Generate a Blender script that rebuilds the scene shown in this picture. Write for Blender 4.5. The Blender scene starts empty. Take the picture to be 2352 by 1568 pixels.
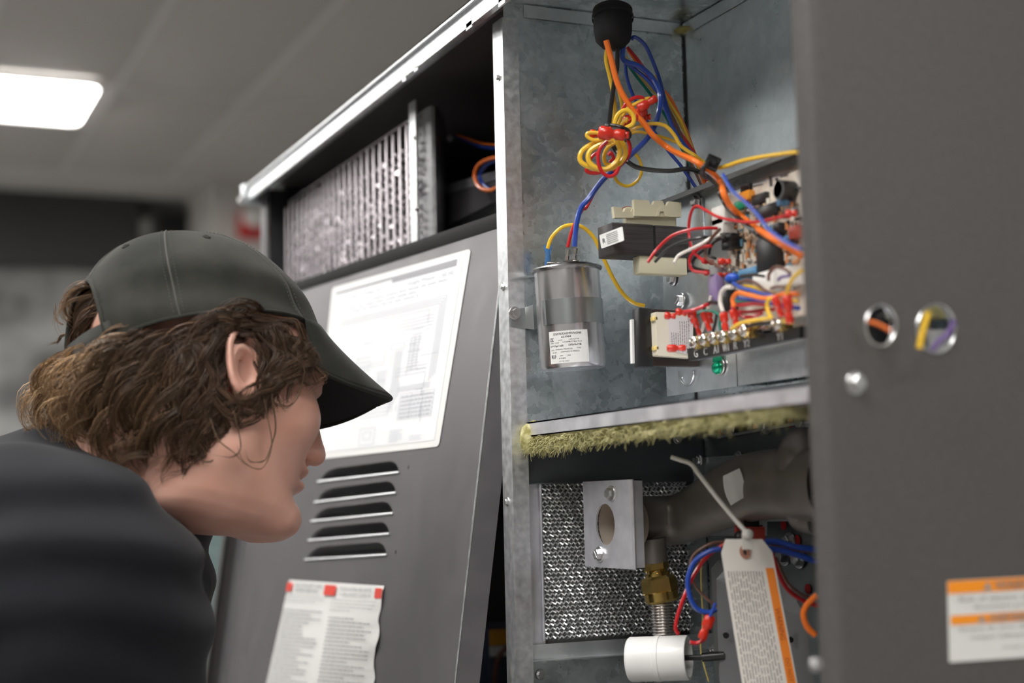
import bpy, bmesh, math, random
import numpy as np
from mathutils import Vector, Matrix, noise
from mathutils.geometry import tessellate_polygon
PI = math.pi
random.seed(7)
SC = bpy.context.scene
COL = SC.collection

# ------------------------------------------------------------------ camera
CZ = 0.95                                   # height of the camera above the floor
YAW, PITCH, ROLL, FPX = map(float, (23.8465, 6.0442, -1.3353, 3472.0))
_y, _t, _r = (math.radians(v) for v in (YAW, PITCH, ROLL))
F = Vector((math.sin(_y)*math.cos(_t), math.cos(_y)*math.cos(_t), math.sin(_t)))
_R0 = Vector((math.cos(_y), -math.sin(_y), 0)); _U0 = _R0.cross(F)
R = _R0*math.cos(_r) + _U0*math.sin(_r)
U = -_R0*math.sin(_r) + _U0*math.cos(_r)
CAM = Vector((0, 0, CZ))
cd = bpy.data.cameras.new('camera'); cam = bpy.data.objects.new('camera', cd); COL.objects.link(cam)
cam.matrix_world = Matrix(((R.x, U.x, -F.x, 0), (R.y, U.y, -F.y, 0), (R.z, U.z, -F.z, CZ), (0, 0, 0, 1)))
cd.sensor_width = 36.0; cd.lens = FPX*36/2352; cd.clip_start = 0.05
cd.dof.use_dof = True; cd.dof.focus_distance = 1.27; cd.dof.aperture_fstop = 3.4; cd.dof.aperture_blades = 9
SC.camera = cam

# ------------------------------------------------------------------ world, exposure
w = bpy.data.worlds.new('world'); SC.world = w; w.use_nodes = True
w.node_tree.nodes['Background'].inputs[0].default_value = (0.8, 0.85, 0.9, 1)
w.node_tree.nodes['Background'].inputs[1].default_value = 0.1
SC.view_settings.view_transform = 'Standard'
try: SC.view_settings.look = 'None'
except Exception: pass
SC.view_settings.gamma = 1.0; SC.view_settings.use_curve_mapping = False
SC.view_settings.exposure = -0.10
LIGHT_STRENGTH = 21.0
CEIL = CZ + 1.95

# ------------------------------------------------------------------ measuring helpers
def ray(px, py): return F + R*((px-1176)/FPX) - U*((py-784)/FPX)
def at(px, py, d): return CAM + ray(px, py)*d
def onx(px, py, X): r = ray(px, py); return CAM + r*(X/r.x)
def ony(px, py, Y): r = ray(px, py); return CAM + r*(Y/r.y)
def onplane(px, py, P, N):
    r = ray(px, py); return CAM + r*((P-CAM).dot(N)/r.dot(N))
def zm(x0, y0, k): return lambda X, Y: (x0+X/k, y0+Y/k)
Z3 = zm(1130, 0, 3.222); Z4 = zm(1130, 440, 3.135); Z5 = zm(1440, 380, 2.905); Z6 = zm(1140, 860, 2.2145)

# ------------------------------------------------------------------ materials
MATS = {}
def principled(name, color, rough=0.5, metal=0.0, **kw):
    if name in MATS: return MATS[name]
    m = bpy.data.materials.new(name); m.use_nodes = True
    b = m.node_tree.nodes['Principled BSDF']
    b.inputs['Base Color'].default_value = (*color, 1)
    b.inputs['Roughness'].default_value = rough; b.inputs['Metallic'].default_value = metal
    for k, v in kw.items(): b.inputs[k.replace('_', ' ')].default_value = v
    MATS[name] = m; return m
def nodes_of(m):
    return m.node_tree.nodes, m.node_tree.links, m.node_tree.nodes['Principled BSDF']
def add_noise(m, c1, c2, scale, detail=4, rough=None, bump=0.0, stretch=(1,1,1), lo=.35, hi=.65, voronoi=False):
    N, L, b = nodes_of(m)
    tc = N.new('ShaderNodeTexCoord'); mp = N.new('ShaderNodeMapping'); mp.inputs['Scale'].default_value = stretch
    L.new(tc.outputs['Object'], mp.inputs[0])
    nz = N.new('ShaderNodeTexNoise'); nz.inputs['Scale'].default_value = scale; nz.inputs['Detail'].default_value = detail
    L.new(mp.outputs[0], nz.inputs['Vector'])
    cr = N.new('ShaderNodeValToRGB'); cr.color_ramp.elements[0].position = lo; cr.color_ramp.elements[1].position = hi
    cr.color_ramp.elements[0].color = (*c1, 1); cr.color_ramp.elements[1].color = (*c2, 1)
    L.new(nz.outputs['Fac'], cr.inputs[0]); L.new(cr.outputs[0], b.inputs['Base Color'])
    if rough:
        mr = N.new('ShaderNodeMapRange'); mr.inputs[1].default_value = .3; mr.inputs[2].default_value = .7
        mr.inputs[3].default_value = rough[0]; mr.inputs[4].default_value = rough[1]
        L.new(nz.outputs['Fac'], mr.inputs[0]); L.new(mr.outputs[0], b.inputs['Roughness'])
    if bump:
        bp = N.new('ShaderNodeBump'); bp.inputs['Strength'].default_value = bump; bp.inputs['Distance'].default_value = 0.002
        L.new(nz.outputs['Fac'], bp.inputs['Height']); L.new(bp.outputs[0], b.inputs['Normal'])
    return m
def galvanised(name, c1=(.38,.43,.45), c2=(.86,.92,.94), scale=60, r1=.20, r2=.32, bump=.08):
    m = principled(name, c2, .3, .9)
    N, L, b = nodes_of(m)
    tc = N.new('ShaderNodeTexCoord')
    n0 = N.new('ShaderNodeTexNoise'); n0.inputs['Scale'].default_value = scale*.5; n0.inputs['Detail'].default_value = 5
    L.new(tc.outputs['Object'], n0.inputs['Vector'])
    mx = N.new('ShaderNodeMixRGB'); mx.inputs[0].default_value = .025
    L.new(tc.outputs['Object'], mx.inputs[1]); L.new(n0.outputs['Color'], mx.inputs[2])
    vo = N.new('ShaderNodeTexVoronoi'); vo.inputs['Scale'].default_value = scale*2.6; L.new(mx.outputs[0], vo.inputs['Vector'])
    sp = N.new('ShaderNodeSeparateColor'); L.new(vo.outputs['Color'], sp.inputs[0])
    n1 = N.new('ShaderNodeTexNoise'); n1.inputs['Scale'].default_value = 14; n1.inputs['Detail'].default_value = 9; n1.inputs['Roughness'].default_value = .62
    L.new(tc.outputs['Object'], n1.inputs['Vector'])
    ad = N.new('ShaderNodeMath'); ad.operation = 'MULTIPLY_ADD'; ad.inputs[1].default_value = .14
    L.new(sp.outputs[0], ad.inputs[0]); L.new(n1.outputs['Fac'], ad.inputs[2])
    cr = N.new('ShaderNodeValToRGB'); cr.color_ramp.elements[0].position = .34; cr.color_ramp.elements[1].position = .78
    cr.color_ramp.elements[0].color = (*c1, 1); cr.color_ramp.elements[1].color = (*c2, 1)
    L.new(ad.outputs[0], cr.inputs[0]); L.new(cr.outputs[0], b.inputs['Base Color'])
    mr = N.new('ShaderNodeMapRange'); mr.inputs[1].default_value = .2; mr.inputs[2].default_value = .9
    mr.inputs[3].default_value = r1-.02; mr.inputs[4].default_value = r2+.04
    L.new(ad.outputs[0], mr.inputs[0]); L.new(mr.outputs[0], b.inputs['Roughness'])
    n2 = N.new('ShaderNodeTexNoise'); n2.inputs['Scale'].default_value = 34; n2.inputs['Detail'].default_value = 2; L.new(tc.outputs['Object'], n2.inputs['Vector'])
    bp = N.new('ShaderNodeBump'); bp.inputs['Strength'].default_value = bump; bp.inputs['Distance'].default_value = 0.002
    L.new(n2.outputs['Fac'], bp.inputs['Height']); L.new(bp.outputs[0], b.inputs['Normal'])
    return m
def emit(name, color, s):
    m = bpy.data.materials.new(name); m.use_nodes = True; N = m.node_tree.nodes; N.clear()
    e = N.new('ShaderNodeEmission'); o = N.new('ShaderNodeOutputMaterial')
    e.inputs[0].default_value = (*color, 1); e.inputs[1].default_value = s
    m.node_tree.links.new(e.outputs[0], o.inputs[0]); MATS[name] = m; return m
P = principled
GALV = galvanised('galvanised_steel')
GALV2 = galvanised('galvanised_plain', (.60,.64,.66), (.84,.87,.89), 40, .24, .36, .04)
ALU = add_noise(P('brushed_aluminium', (.75,.76,.80), .34, .75), (.76,.76,.81), (.88,.88,.93), 60, rough=(.28,.42))
RAILM = add_noise(P('bright_zinc_edge', (.8,.82,.85), .35, .9), (.72,.74,.76), (.9,.92,.94), 160, rough=(.3,.45))
PAINT = add_noise(P('warm_grey_paint', (.10,.092,.088), .42), (.070,.065,.063), (.080,.074,.072), 220, bump=.03)
PAINT2 = add_noise(P('satin_grey_paint', (.22,.20,.21), .4, .15), (.112,.105,.112), (.127,.119,.126), 40, rough=(.38,.46))
BLACKV = P('black_paint', (.012,.012,.013), .5)
BLACKP = P('black_plastic', (.012,.012,.013), .35)
CREAM = P('cream_nylon', (.62,.58,.42), .45, Subsurface_Weight=.15, Subsurface_Radius=(.004,.004,.003))
CORE = add_noise(P('laminated_steel', (.06,.055,.055), .45, .5), (.045,.04,.04), (.085,.08,.08), 12, stretch=(1,1,60), rough=(.35,.5))
PCBM = add_noise(P('circuit_board', (.7,.6,.5), .45), (.58,.48,.38), (.86,.79,.68), 90)
COLORS = dict(orange=(.85,.18,.02), blue=(.015,.055,.33), red=(.50,.01,.015), yellow=(.80,.50,.035), green=(.0,.16,.11),
              black=(.012,.012,.012), white=(.72,.68,.62), brown=(.14,.065,.045), purple=(.12,.06,.24), paleyellow=(.55,.45,.16), skyblue=(.10,.25,.6))
def wm(c): return P('wire_'+c, COLORS[c], .3, Coat_Weight=.2)
REDV = P('red_vinyl', (.75,.035,.015), .25, Coat_Weight=.3, Transmission_Weight=.25)
STEEL = P('zinc_screw', (.62,.62,.62), .28, 1.0)
BRASS = P('brass', (.60,.42,.13), .25, 1.0)
CHROME = P('tinned_metal', (.75,.72,.66), .22, 1.0)
PAPER = P('label_paper', (.78,.78,.76), .5)
INK = P('ink', (.05,.05,.055), .6)
INKG = P('grey_ink', (.30,.31,.34), .6)

# ------------------------------------------------------------------ object helpers
BASE = {}
def link(o): COL.objects.link(o); return o
def thing(name, label, cat, base, group=None):
    o = link(bpy.data.objects.new(name, None)); o.empty_display_size = .02
    o.location = base; BASE[o.name] = Vector(base)
    o['label'] = label; o['category'] = cat
    if group: o['group'] = group
    return o
def finish(o, parent, label=None, cat=None, group=None, kind=None):
    if parent is not None: o.parent = parent
    if label: o['label'] = label
    if cat: o['category'] = cat
    if group: o['group'] = group
    if kind: o['kind'] = kind
    return o
def base_of(parent):
    p = Vector((0,0,0))
    while parent is not None: p += parent.location; parent = parent.parent
    return p
def smooth(me, ang=35):
    for p in me.polygons: p.use_smooth = True
    try: me.set_sharp_from_angle(angle=math.radians(ang))
    except Exception: pass
def obj(name, bm, mat, parent=None, label=None, cat=None, group=None, kind=None, sm=True, ang=35):
    """link bm (in world coordinates) as ONE mesh object"""
    me = bpy.data.meshes.new(name)
    if isinstance(bm, bmesh.types.BMesh):
        bmesh.ops.recalc_face_normals(bm, faces=bm.faces) if len(bm.faces) < 20000 else None
        bm.to_mesh(me); bm.free()
    else:
        me.from_pydata(bm[0], [], bm[1])
    if parent is None:
        n = len(me.vertices); co = np.empty(n*3); me.vertices.foreach_get('co', co); co = co.reshape(-1,3)
        lo, hi = co.min(0), co.max(0); b = Vector(((lo[0]+hi[0])/2, (lo[1]+hi[1])/2, lo[2]))
    else: b = base_of(parent)
    me.transform(Matrix.Translation(-b))
    for m in (mat if isinstance(mat, (list, tuple)) else [mat]): me.materials.append(m)
    if sm: smooth(me, ang)
    o = link(bpy.data.objects.new(name, me))
    if parent is None: o.location = b
    return finish(o, parent, label, cat, group, kind)
def inst(name, me, M, parent, **kw):
    o = link(bpy.data.objects.new(name, me))
    o.matrix_local = Matrix.Translation(-base_of(parent)) @ M if parent is not None else M
    return finish(o, parent, **kw)
def local_mesh(name, bm, mat, ang=35):
    me = bpy.data.meshes.new(name); bmesh.ops.recalc_face_normals(bm, faces=bm.faces); bm.to_mesh(me); bm.free()
    for m in (mat if isinstance(mat, (list, tuple)) else [mat]): me.materials.append(m)
    smooth(me, ang); return me
def BM(): return bmesh.new()
def fr(o, x, z):
    """matrix: origin o, local x, local z (normal); y = z cross x"""
    x = Vector(x).normalized(); z = Vector(z).normalized(); y = z.cross(x).normalized(); x = y.cross(z)
    return Matrix(((x.x,y.x,z.x,o[0]),(x.y,y.y,z.y,o[1]),(x.z,y.z,z.z,o[2]),(0,0,0,1)))
def box(bm, lo, hi, M=None, bev=0.0):
    lo = Vector(lo); hi = Vector(hi)
    g = bmesh.ops.create_cube(bm, size=1.0)['verts']
    for v in g:
        v.co = Vector(((lo.x+hi.x)/2 + v.co.x*(hi.x-lo.x), (lo.y+hi.y)/2 + v.co.y*(hi.y-lo.y), (lo.z+hi.z)/2 + v.co.z*(hi.z-lo.z)))
        if M: v.co = M @ v.co
    if bev > 0:
        es = list({e for v in g for e in v.link_edges})
        bmesh.ops.bevel(bm, geom=es, offset=bev, segments=2, affect='EDGES', profile=.5)
    return bm
def plate(bm, polys, thick):
    """polys: [outer, hole, ...] lists of world points in one plane, extruded by the vector thick"""
    pts = [Vector(p) for poly in polys for p in poly]; n = len(pts)
    tris = tessellate_polygon([[Vector(p) for p in poly] for poly in polys])
    a = [bm.verts.new(p) for p in pts]; b = [bm.verts.new(p+thick) for p in pts]
    for t in tris:
        try: bm.faces.new([a[i] for i in t]); bm.faces.new([b[i] for i in reversed(t)])
        except ValueError: pass
    k = 0
    for poly in polys:
        m = len(poly)
        for i in range(m):
            j = (i+1) % m
            try: bm.faces.new((a[k+i], a[k+j], b[k+j], b[k+i]))
            except ValueError: pass
        k += m
    return bm
def cyl(bm, p, q, r, r2=None, n=20, caps=True):
    p = Vector(p); q = Vector(q); d = q-p; r2 = r if r2 is None else r2
    M = Matrix.Translation((p+q)/2) @ d.to_track_quat('Z', 'Y').to_matrix().to_4x4()
    bmesh.ops.create_cone(bm, cap_ends=caps, segments=n, radius1=r, radius2=r2, depth=d.length, matrix=M); return bm
def lathe(bm, prof, M=None, n=28, caps=True):
    """prof: [(r, z)], about local z"""
    rings = []
    for r, z in prof:
        ring = []
        for k in range(n):
            a = 2*PI*k/n; c = Vector((r*math.cos(a), r*math.sin(a), z))
            ring.append(bm.verts.new(M @ c if M else c))
        rings.append(ring)
    for a, b in zip(rings, rings[1:]):
        for k in range(n): bm.faces.new((a[k], a[(k+1)%n], b[(k+1)%n], b[k]))
    if caps:
        bm.faces.new(rings[0][::-1]); bm.faces.new(rings[-1])
    return bm
def spline(pts, n):
    pts = [Vector(p) for p in pts]
    if len(pts) == 2: return [pts[0].lerp(pts[1], i/n) for i in range(n+1)]
    P_ = [pts[0]*2-pts[1]] + pts + [pts[-1]*2-pts[-2]]
    out = []; m = len(pts)-1; per = max(2, n//m)
    for i in range(m):
        a, b, c, d = P_[i:i+4]
        for k in range(per):
            t = k/per
            out.append(.5*((2*b)+(-a+c)*t+(2*a-5*b+4*c-d)*t*t+(-a+3*b-3*c+d)*t**3))
    out.append(pts[-1]); return out
def tube(bm, pts, r, n=8, caps=True):
    pts = [Vector(p) for p in pts]; m = len(pts)
    rr = r if isinstance(r, (list, tuple)) else [r]*m
    t0 = (pts[1]-pts[0]).normalized(); nn = t0.orthogonal().normalized(); rings = []
    for i, p in enumerate(pts):
        t = (pts[min(i+1, m-1)]-pts[max(i-1, 0)])
        t = t.normalized() if t.length > 1e-9 else t0
        nn = (nn - t*nn.dot(t)); nn = nn.normalized() if nn.length > 1e-6 else t.orthogonal().normalized()
        bb = t.cross(nn)
        rings.append([bm.verts.new(p + (nn*math.cos(2*PI*k/n)+bb*math.sin(2*PI*k/n))*rr[i]) for k in range(n)])
    for a, b in zip(rings, rings[1:]):
        for k in range(n): bm.faces.new((a[k], a[(k+1)%n], b[(k+1)%n], b[k]))
    if caps: bm.faces.new(rings[0][::-1]); bm.faces.new(rings[-1])
    return bm
def ball(bm, c, r, sub=2, M=None, scale=(1,1,1)):
    g = bmesh.ops.create_icosphere(bm, subdivisions=sub, radius=1.0)['verts']
    for v in g:
        p = Vector((v.co.x*scale[0]*r, v.co.y*scale[1]*r, v.co.z*scale[2]*r))
        v.co = (M.to_3x3() @ p if M else p) + Vector(c)
    return bm
def rrect(x0, y0, x1, y1, r, n=5):
    out = []
    for cx, cy, a0 in ((x1-r,y1-r,0),(x0+r,y1-r,90),(x0+r,y0+r,180),(x1-r,y0+r,270)):
        for k in range(n+1):
            a = math.radians(a0+90*k/n); out.append((cx+r*math.cos(a), cy+r*math.sin(a)))
    return out
def oval(cx, cy, rx, ry, n=28): return [(cx+rx*math.cos(2*PI*k/n), cy+ry*math.sin(2*PI*k/n)) for k in range(n)]
class Quad:
    """a flat rectangle in the world from its four corners TL, TR, BR, BL; uv -> world, v down"""
    def __init__(s, tl, tr, br, bl):
        s.c = [Vector(v) for v in (tl, tr, br, bl)]
        s.n = (s.c[1]-s.c[0]).cross(s.c[3]-s.c[0]).normalized()*-1
        if s.n.dot(CAM - s.c[0]) < 0: s.n = -s.n
        s.w = (s.c[1]-s.c[0]).length; s.h = (s.c[3]-s.c[0]).length
    def p(s, u, v, off=0.0):
        a = s.c[0].lerp(s.c[1], u); b = s.c[3].lerp(s.c[2], u); return a.lerp(b, v) + s.n*off
    def rect(s, u0, v0, u1, v1, off=0.0): return [s.p(u0,v0,off), s.p(u1,v0,off), s.p(u1,v1,off), s.p(u0,v1,off)]
    def flat(s, bm, u0, v0, u1, v1, off):
        bm.faces.new([bm.verts.new(q) for q in s.rect(u0,v0,u1,v1,off)])
_fontcache = {}
def text_polys(s):
    """flat text as (verts, faces), normalised: x from 0, cap height about .7"""
    if s in _fontcache: return _fontcache[s]
    cu = bpy.data.curves.new('t', 'FONT'); cu.body = s; cu.size = 1.0; cu.resolution_u = 2
    o = bpy.data.objects.new('t', cu); COL.objects.link(o)
    dg = bpy.context.evaluated_depsgraph_get(); me = bpy.data.meshes.new_from_object(o.evaluated_get(dg))
    v = [tuple(x.co) for x in me.vertices]; f = [tuple(p.vertices) for p in me.polygons]
    bpy.data.objects.remove(o); bpy.data.meshes.remove(me); _fontcache[s] = (v, f); return v, f
def text(bm, s, q, u0, v0, u1, v1, off=.0002, bold=0.0):
    """text filling the uv box of Quad q"""
    v, f = text_polys(s)
    if not v: return
    x0 = min(p[0] for p in v); x1 = max(p[0] for p in v); y0 = min(min(p[1] for p in v), 0); y1 = max(max(p[1] for p in v), .68)
    for k in ([0] if not bold else [-bold, bold]):
        vs = [bm.verts.new(q.p(u0+(u1-u0)*((p[0]-x0)/(x1-x0))+k, v1-(v1-v0)*((p[1]-y0)/(y1-y0)), off)) for p in v]
        for fc in f:
            try: bm.faces.new([vs[i] for i in fc])
            except ValueError: pass
def print_lines(bm, q, u0, v0, u1, v1, rows, seed, off=.0002, fill=.55, ragged=.3):
    """small printing, too small to read: rows of word strokes"""
    rg = random.Random(seed); h = (v1-v0)/rows
    for i in range(rows):
        va = v0+i*h+h*(1-fill)/2; vb = va+h*fill; u = u0; end = u1-(u1-u0)*(rg.random()**2)*ragged
        while u < end:
            wd = (u1-u0)*rg.uniform(.03,.11); e = min(u+wd, end); x = u
            while x < e:
                l = (u1-u0)*rg.uniform(.008,.013); q.flat(bm, x, va+h*fill*rg.choice((0,.25)), min(x+l*.72, e), vb, off); x += l
            u = e+(u1-u0)*.016
_scr = {}
def screw_mesh(kind):
    if kind in _scr: return _scr[kind]
    bm = BM()
    if kind == 'hex':
        lathe(bm, [(1.35,0),(1.35,.15),(1.25,.25)], n=20); lathe(bm, [(.95,.25),(.95,.85),(.8,1.0)], n=6)
        box(bm, (-.7,-.1,1.0), (.7,.1,1.03))
    elif kind == 'pan':
        lathe(bm, [(1,0),(1,.2),(.85,.5),(.5,.66),(.1,.7)], n=20); box(bm, (-.65,-.09,.62), (.65,.09,.72)); box(bm, (-.09,-.65,.62), (.09,.65,.72))
    me = local_mesh('screw', bm, STEEL if kind == 'hex' else CHROME); _scr[kind] = me; return me
def screw(p, nrm, r, parent, kind='hex', name='screw', rot=None):
    rot = random.uniform(0, 3) if rot is None else rot
    M = Matrix.Translation(p) @ Vector(nrm).to_track_quat('Z', 'Y').to_matrix().to_4x4() @ Matrix.Rotation(rot, 4, 'Z') @ Matrix.Diagonal((r,r,r,1))
    return inst(name, screw_mesh(kind), M, parent)
def wirepts(path, X, view):
    out = []
    for p in path:
        px, py = view(p[0], p[1]) if view else (p[0], p[1])
        k = p[2] if len(p) > 2 else X
        out.append(at(px, py, abs(k)) if (k > .9 or k < 0) else onx(px, py, k))
    return out
def wire(segs, wpx, color, label, group=None, name='wire', parent=None, mat=None, cat='wire', n=8):
    """segs: [(view, depth or plane x, [points])...]; depth > .9 is distance along the view, else the plane x = value"""
    pts = []
    for view, X, path in segs: pts += wirepts(path, X, view)
    d = sum((p-CAM).dot(F) for p in pts)/len(pts); r = wpx/2*d/FPX
    bm = BM(); tube(bm, spline(pts, max(24, 7*len(pts))), r, n=n)
    return obj(name, bm, mat or wm(color), parent, label if parent is None else None, cat if parent is None else None, group)
# ================================================================== THE ROOM
def rm(x, y, z): return Vector((x, y, z))
CEILM = add_noise(P('ceiling_tile', (.47,.45,.42), .9), (.45,.43,.405), (.495,.475,.45), 30, bump=.1)
TEE = P('ceiling_grid', (.60,.58,.56), .6)
WALLM = P('painted_wall', (.58,.57,.55), .8)
FLOORM = add_noise(P('vinyl_floor', (.28,.27,.26), .35), (.24,.235,.23), (.32,.31,.30), 8)
MURAL = add_noise(P('mottled_wall_covering', (.3,.3,.3), .75), (.03,.03,.032), (.42,.42,.41), 1.6, detail=9, stretch=(1,1,1.4), lo=.36, hi=.62)
bm = BM(); box(bm, (-6,-11,-.1), (9,10.2,0)); obj('floor', bm, FLOORM, kind='structure', sm=False)
ceil = obj('ceiling', box(BM(), (-6,-11,CEIL+.06), (9,10.2,CEIL+.16)), WALLM, kind='structure', sm=False)
obj('wall_back', box(BM(), (-6,9.8,0), (9,9.95,CEIL+.06)), MURAL, kind='structure', sm=False)
obj('wall_front', box(BM(), (-6,-10.95,0), (9,-10.8,CEIL+.06)), WALLM, kind='structure', sm=False)
obj('wall_left', box(BM(), (-5.95,-10.8,0), (-5.8,9.8,CEIL+.06)), WALLM, kind='structure', sm=False)
obj('wall_right', box(BM(), (8.8,-10.8,0), (8.95,9.8,CEIL+.06)), WALLM, kind='structure', sm=False)
obj('wall_column', box(BM(), (2.02,9.0,0), (4.4,9.8,CEIL+.06)), P('light_wall', (.62,.60,.57), .8), kind='structure', sm=False)
obj('trim_1', box(BM(), (-5.8,9.74,CEIL-.42), (1.70,9.8,CEIL+.06)), P('dark_valance', (.05,.05,.05), .8), kind='structure', sm=False)
# ceiling tiles and grid, 2 x 4 ft, laid along the room
TX, TY = .61, 1.83; GX0, GY0 = 1.11, 7.62
tile_me = local_mesh('tile', box(BM(), (-TX/2+.012,-TY/2+.012,0), (TX/2-.012,TY/2-.012,.014), bev=.004), CEILM)
tee_l = local_mesh('grid_bar', box(BM(), (-.013,-TY/2,-.004), (.013,TY/2,.002)), TEE)
tee_s = local_mesh('grid_bar_short', box(BM(), (-TX/2+.012,-.010,-.003), (TX/2-.012,.010,.002)), TEE)
LP = {}                                       # panels of light, (column, row)
for i in range(-9, 11):
    for j in range(-9, 2):
        x = GX0+(i+.5)*TX; y = GY0+(j+.5)*TY-.61
        if not (-5.6 < x < 8.6 and -10 < y < 9.6): continue
        Mx = Matrix.Translation((x, y, CEIL))
        inst('grid_bar', tee_l, Matrix.Translation((x-TX/2, y, CEIL)), ceil)
        inst('grid_bar', tee_s, Matrix.Translation((x, y-TY/2, CEIL)), ceil)
        inst('ceiling_tile', tile_me, Mx, ceil)
LAMP = emit('lamp_diffuser', (1.0,.98,.95), LIGHT_STRENGTH)
LFR = P('white_lamp_frame', (.75,.73,.72), .5)
def ceiling_light(x0, x1, y0, y1, label):
    t = thing('ceiling_light', label, 'ceiling light', ((x0+x1)/2,(y0+y1)/2,CEIL-.05), 'flat ceiling lights')
    o = [(x,y,CEIL-.012) for x,y in ((x0,y0),(x1,y0),(x1,y1),(x0,y1))]
    h = [(x,y,CEIL-.012) for x,y in rrect(x0+.045,y0+.045,x1-.045,y1-.045,.05)]
    bm = BM(); plate(bm, [o, h], Vector((0,0,-.02))); obj('frame', bm, LFR, t, sm=False)
    bm = BM(); plate(bm, [[(x,y,CEIL-.018) for x,y in rrect(x0+.045,y0+.045,x1-.045,y1-.045,.05)]], Vector((0,0,-.006))); obj('diffuser', bm, LAMP, t, sm=False)
ceiling_light(-.15, 1.07, 6.86, 7.66, 'glowing flat ceiling light at the upper left of the picture')
for i, (x, y, s) in enumerate(((-2.2,6.86,'far left'),(-2.2,8.4,'far left corner'),(-3.6,6.3,'beyond the left aisle'),(-2.2,4.2,'left, over the aisle'),(-.9,1.5,'above and left of the person'),(-1.4,-.4,'left of the viewer'),(-3.4,-3.9,'rear left'),(-2.9,.2,'left'),(-1.6,-2.0,'near left'),(.7,-1.9,'behind the viewer'),(3.3,-5.9,'rear right'),(4.6,-5.9,'rear right, second'),(4.6,-7.8,'rear right, third'),(3.6,5.2,'far right'))):
    ceiling_light(x, x+1.22, y, y+.8, 'added flat white ceiling light outside the picture, '+s)  # unseen lights added to match reflections and brightness; their layout is guessed
# dark door in the back wall
t = thing('door_1', 'dark blurred doorway beyond the cap, near the light wall', 'door', (1.72,9.79,0)); del t['category']; del t['label']; t['kind'] = 'structure'
a = ony(362,500,9.79); b = ony(440,500,9.79)
DOORM = P('dark_door', (.012,.012,.014), .5)
obj('door_leaf', box(BM(), (a.x,9.75,0), (b.x,9.79,CEIL-.03), bev=.01), DOORM, t)
obj('door_frame', plate(BM(), [[(a.x-.05,9.79,0),(a.x-.05,9.79,CEIL-.01),(b.x+.05,9.79,CEIL-.01),(b.x+.05,9.79,0),(b.x,9.79,0),(b.x,9.79,CEIL-.04),(a.x,9.79,CEIL-.04),(a.x,9.79,0)]], Vector((0,-.06,0))), P('frame_dark', (.05,.05,.05), .5), t, sm=False)
obj('door_handle', cyl(cyl(BM(), (a.x+.07,9.74,1.0), (a.x+.07,9.68,1.0), .012), (a.x+.07,9.68,1.0), (a.x+.19,9.68,1.0), .01), STEEL, t)
# pale notice board left of the door
p0 = ony(316,500,9.79); p1 = ony(362,548,9.79)
t = thing('notice', 'small pale notice on the mottled wall beside the dark doorway', 'notice', ((p0.x+p1.x)/2,9.79,p1.z))
obj('board', box(BM(), (p0.x,9.77,p1.z), (p1.x,9.795,p0.z), bev=.005), P('notice_board', (.35,.34,.33), .7), t)
obj('sheet', box(BM(), (p0.x+.03,9.765,p1.z+.03), (p1.x-.03,9.77,p0.z-.03)), P('notice_sheet', (.5,.49,.48), .7), t)
# fire alarm strobe
c = ony(576,512,8.99)
t = thing('fire_alarm', 'red fire alarm with white strobe on the pale wall column', 'fire alarm', (c.x,8.99,c.z-.07))
obj('housing', box(BM(), (c.x-.08,8.94,c.z-.10), (c.x+.08,9.0,c.z+.065), bev=.012), P('alarm_red', (.6,.02,.02), .4), t)
bm = BM(); ball(bm, (c.x+.01,8.93,c.z+.028), .070, 3, scale=(1.1,.7,.9)); obj('strobe_lens', bm, P('strobe_lens', (.85,.83,.8), .2), t)
obj('horn_grille', box(BM(), (c.x-.035,8.93,c.z-.085), (c.x+.035,8.945,c.z-.055), bev=.003), P('alarm_red2', (.45,.01,.01), .5), t)
# teal-grey cabinet standing in the background
TEAL = add_noise(P('teal_grey_paint', (.16,.22,.22), .45), (.15,.21,.21), (.19,.25,.25), 3)
Cq = at(500, 1212, 3.0)
t = thing('storage_cabinet', 'teal-grey metal cabinet seen under the chin of the person', 'cabinet', (Cq.x-.1,Cq.y+.2,0))
obj('body', box(BM(), (Cq.x-.35,Cq.y,0), (Cq.x+.45,Cq.y+.5,Cq.z+.012), bev=.012), TEAL, t)
d_ = obj('door', box(BM(), (Cq.x-.34,Cq.y-.018,.06), (Cq.x+.44,Cq.y-.001,Cq.z-.045), bev=.006), TEAL, t)
obj('handle', tube(BM(), spline([(Cq.x-.30,Cq.y-.018,.55),(Cq.x-.30,Cq.y-.05,.57),(Cq.x-.30,Cq.y-.05,.69),(Cq.x-.30,Cq.y-.018,.71)], 16), .007), STEEL, d_)

# ================================================================== THE UNIT (cabinet)
X0 = .518; YN, YP, YF = .743, 1.176, 2.017; ZT = CZ+.421; ZS = CZ+.063
unit = thing('rooftop_unit', 'tall grey sheet-metal heating and cooling unit with its side panels off', 'hvac unit', (1.0,1.4,0))
Xb = 1.45
# base pan, roof, far and rear panels (out of sight, they close the box)
obj('base_rail', box(BM(), (X0,YN,0), (Xb,YF,.09), bev=.004), PAINT, unit)
obj('roof', box(BM(), (X0+.004,YN-.02,ZT+.018), (Xb,YF,ZT+.024)), PAINT, unit)
obj('rear_panel', box(BM(), (Xb-.01,YN,.09), (Xb,YF,ZT+.018)), BLACKV, unit, sm=False)
obj('far_panel', box(BM(), (X0+.03,YF-.004,.09), (Xb-.01,YF,ZT+.018)), PAINT, unit, sm=False)
obj('far_liner', box(BM(), (X0+.002,YF-.034,.09), (X0+.12,YF-.031,ZT+.01)), BLACKV, unit, sm=False)
obj('inner_panel', box(BM(), (.98,YP+.02,.09), (.986,YF-.01,ZT+.018)), BLACKV, unit, sm=False)
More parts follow.
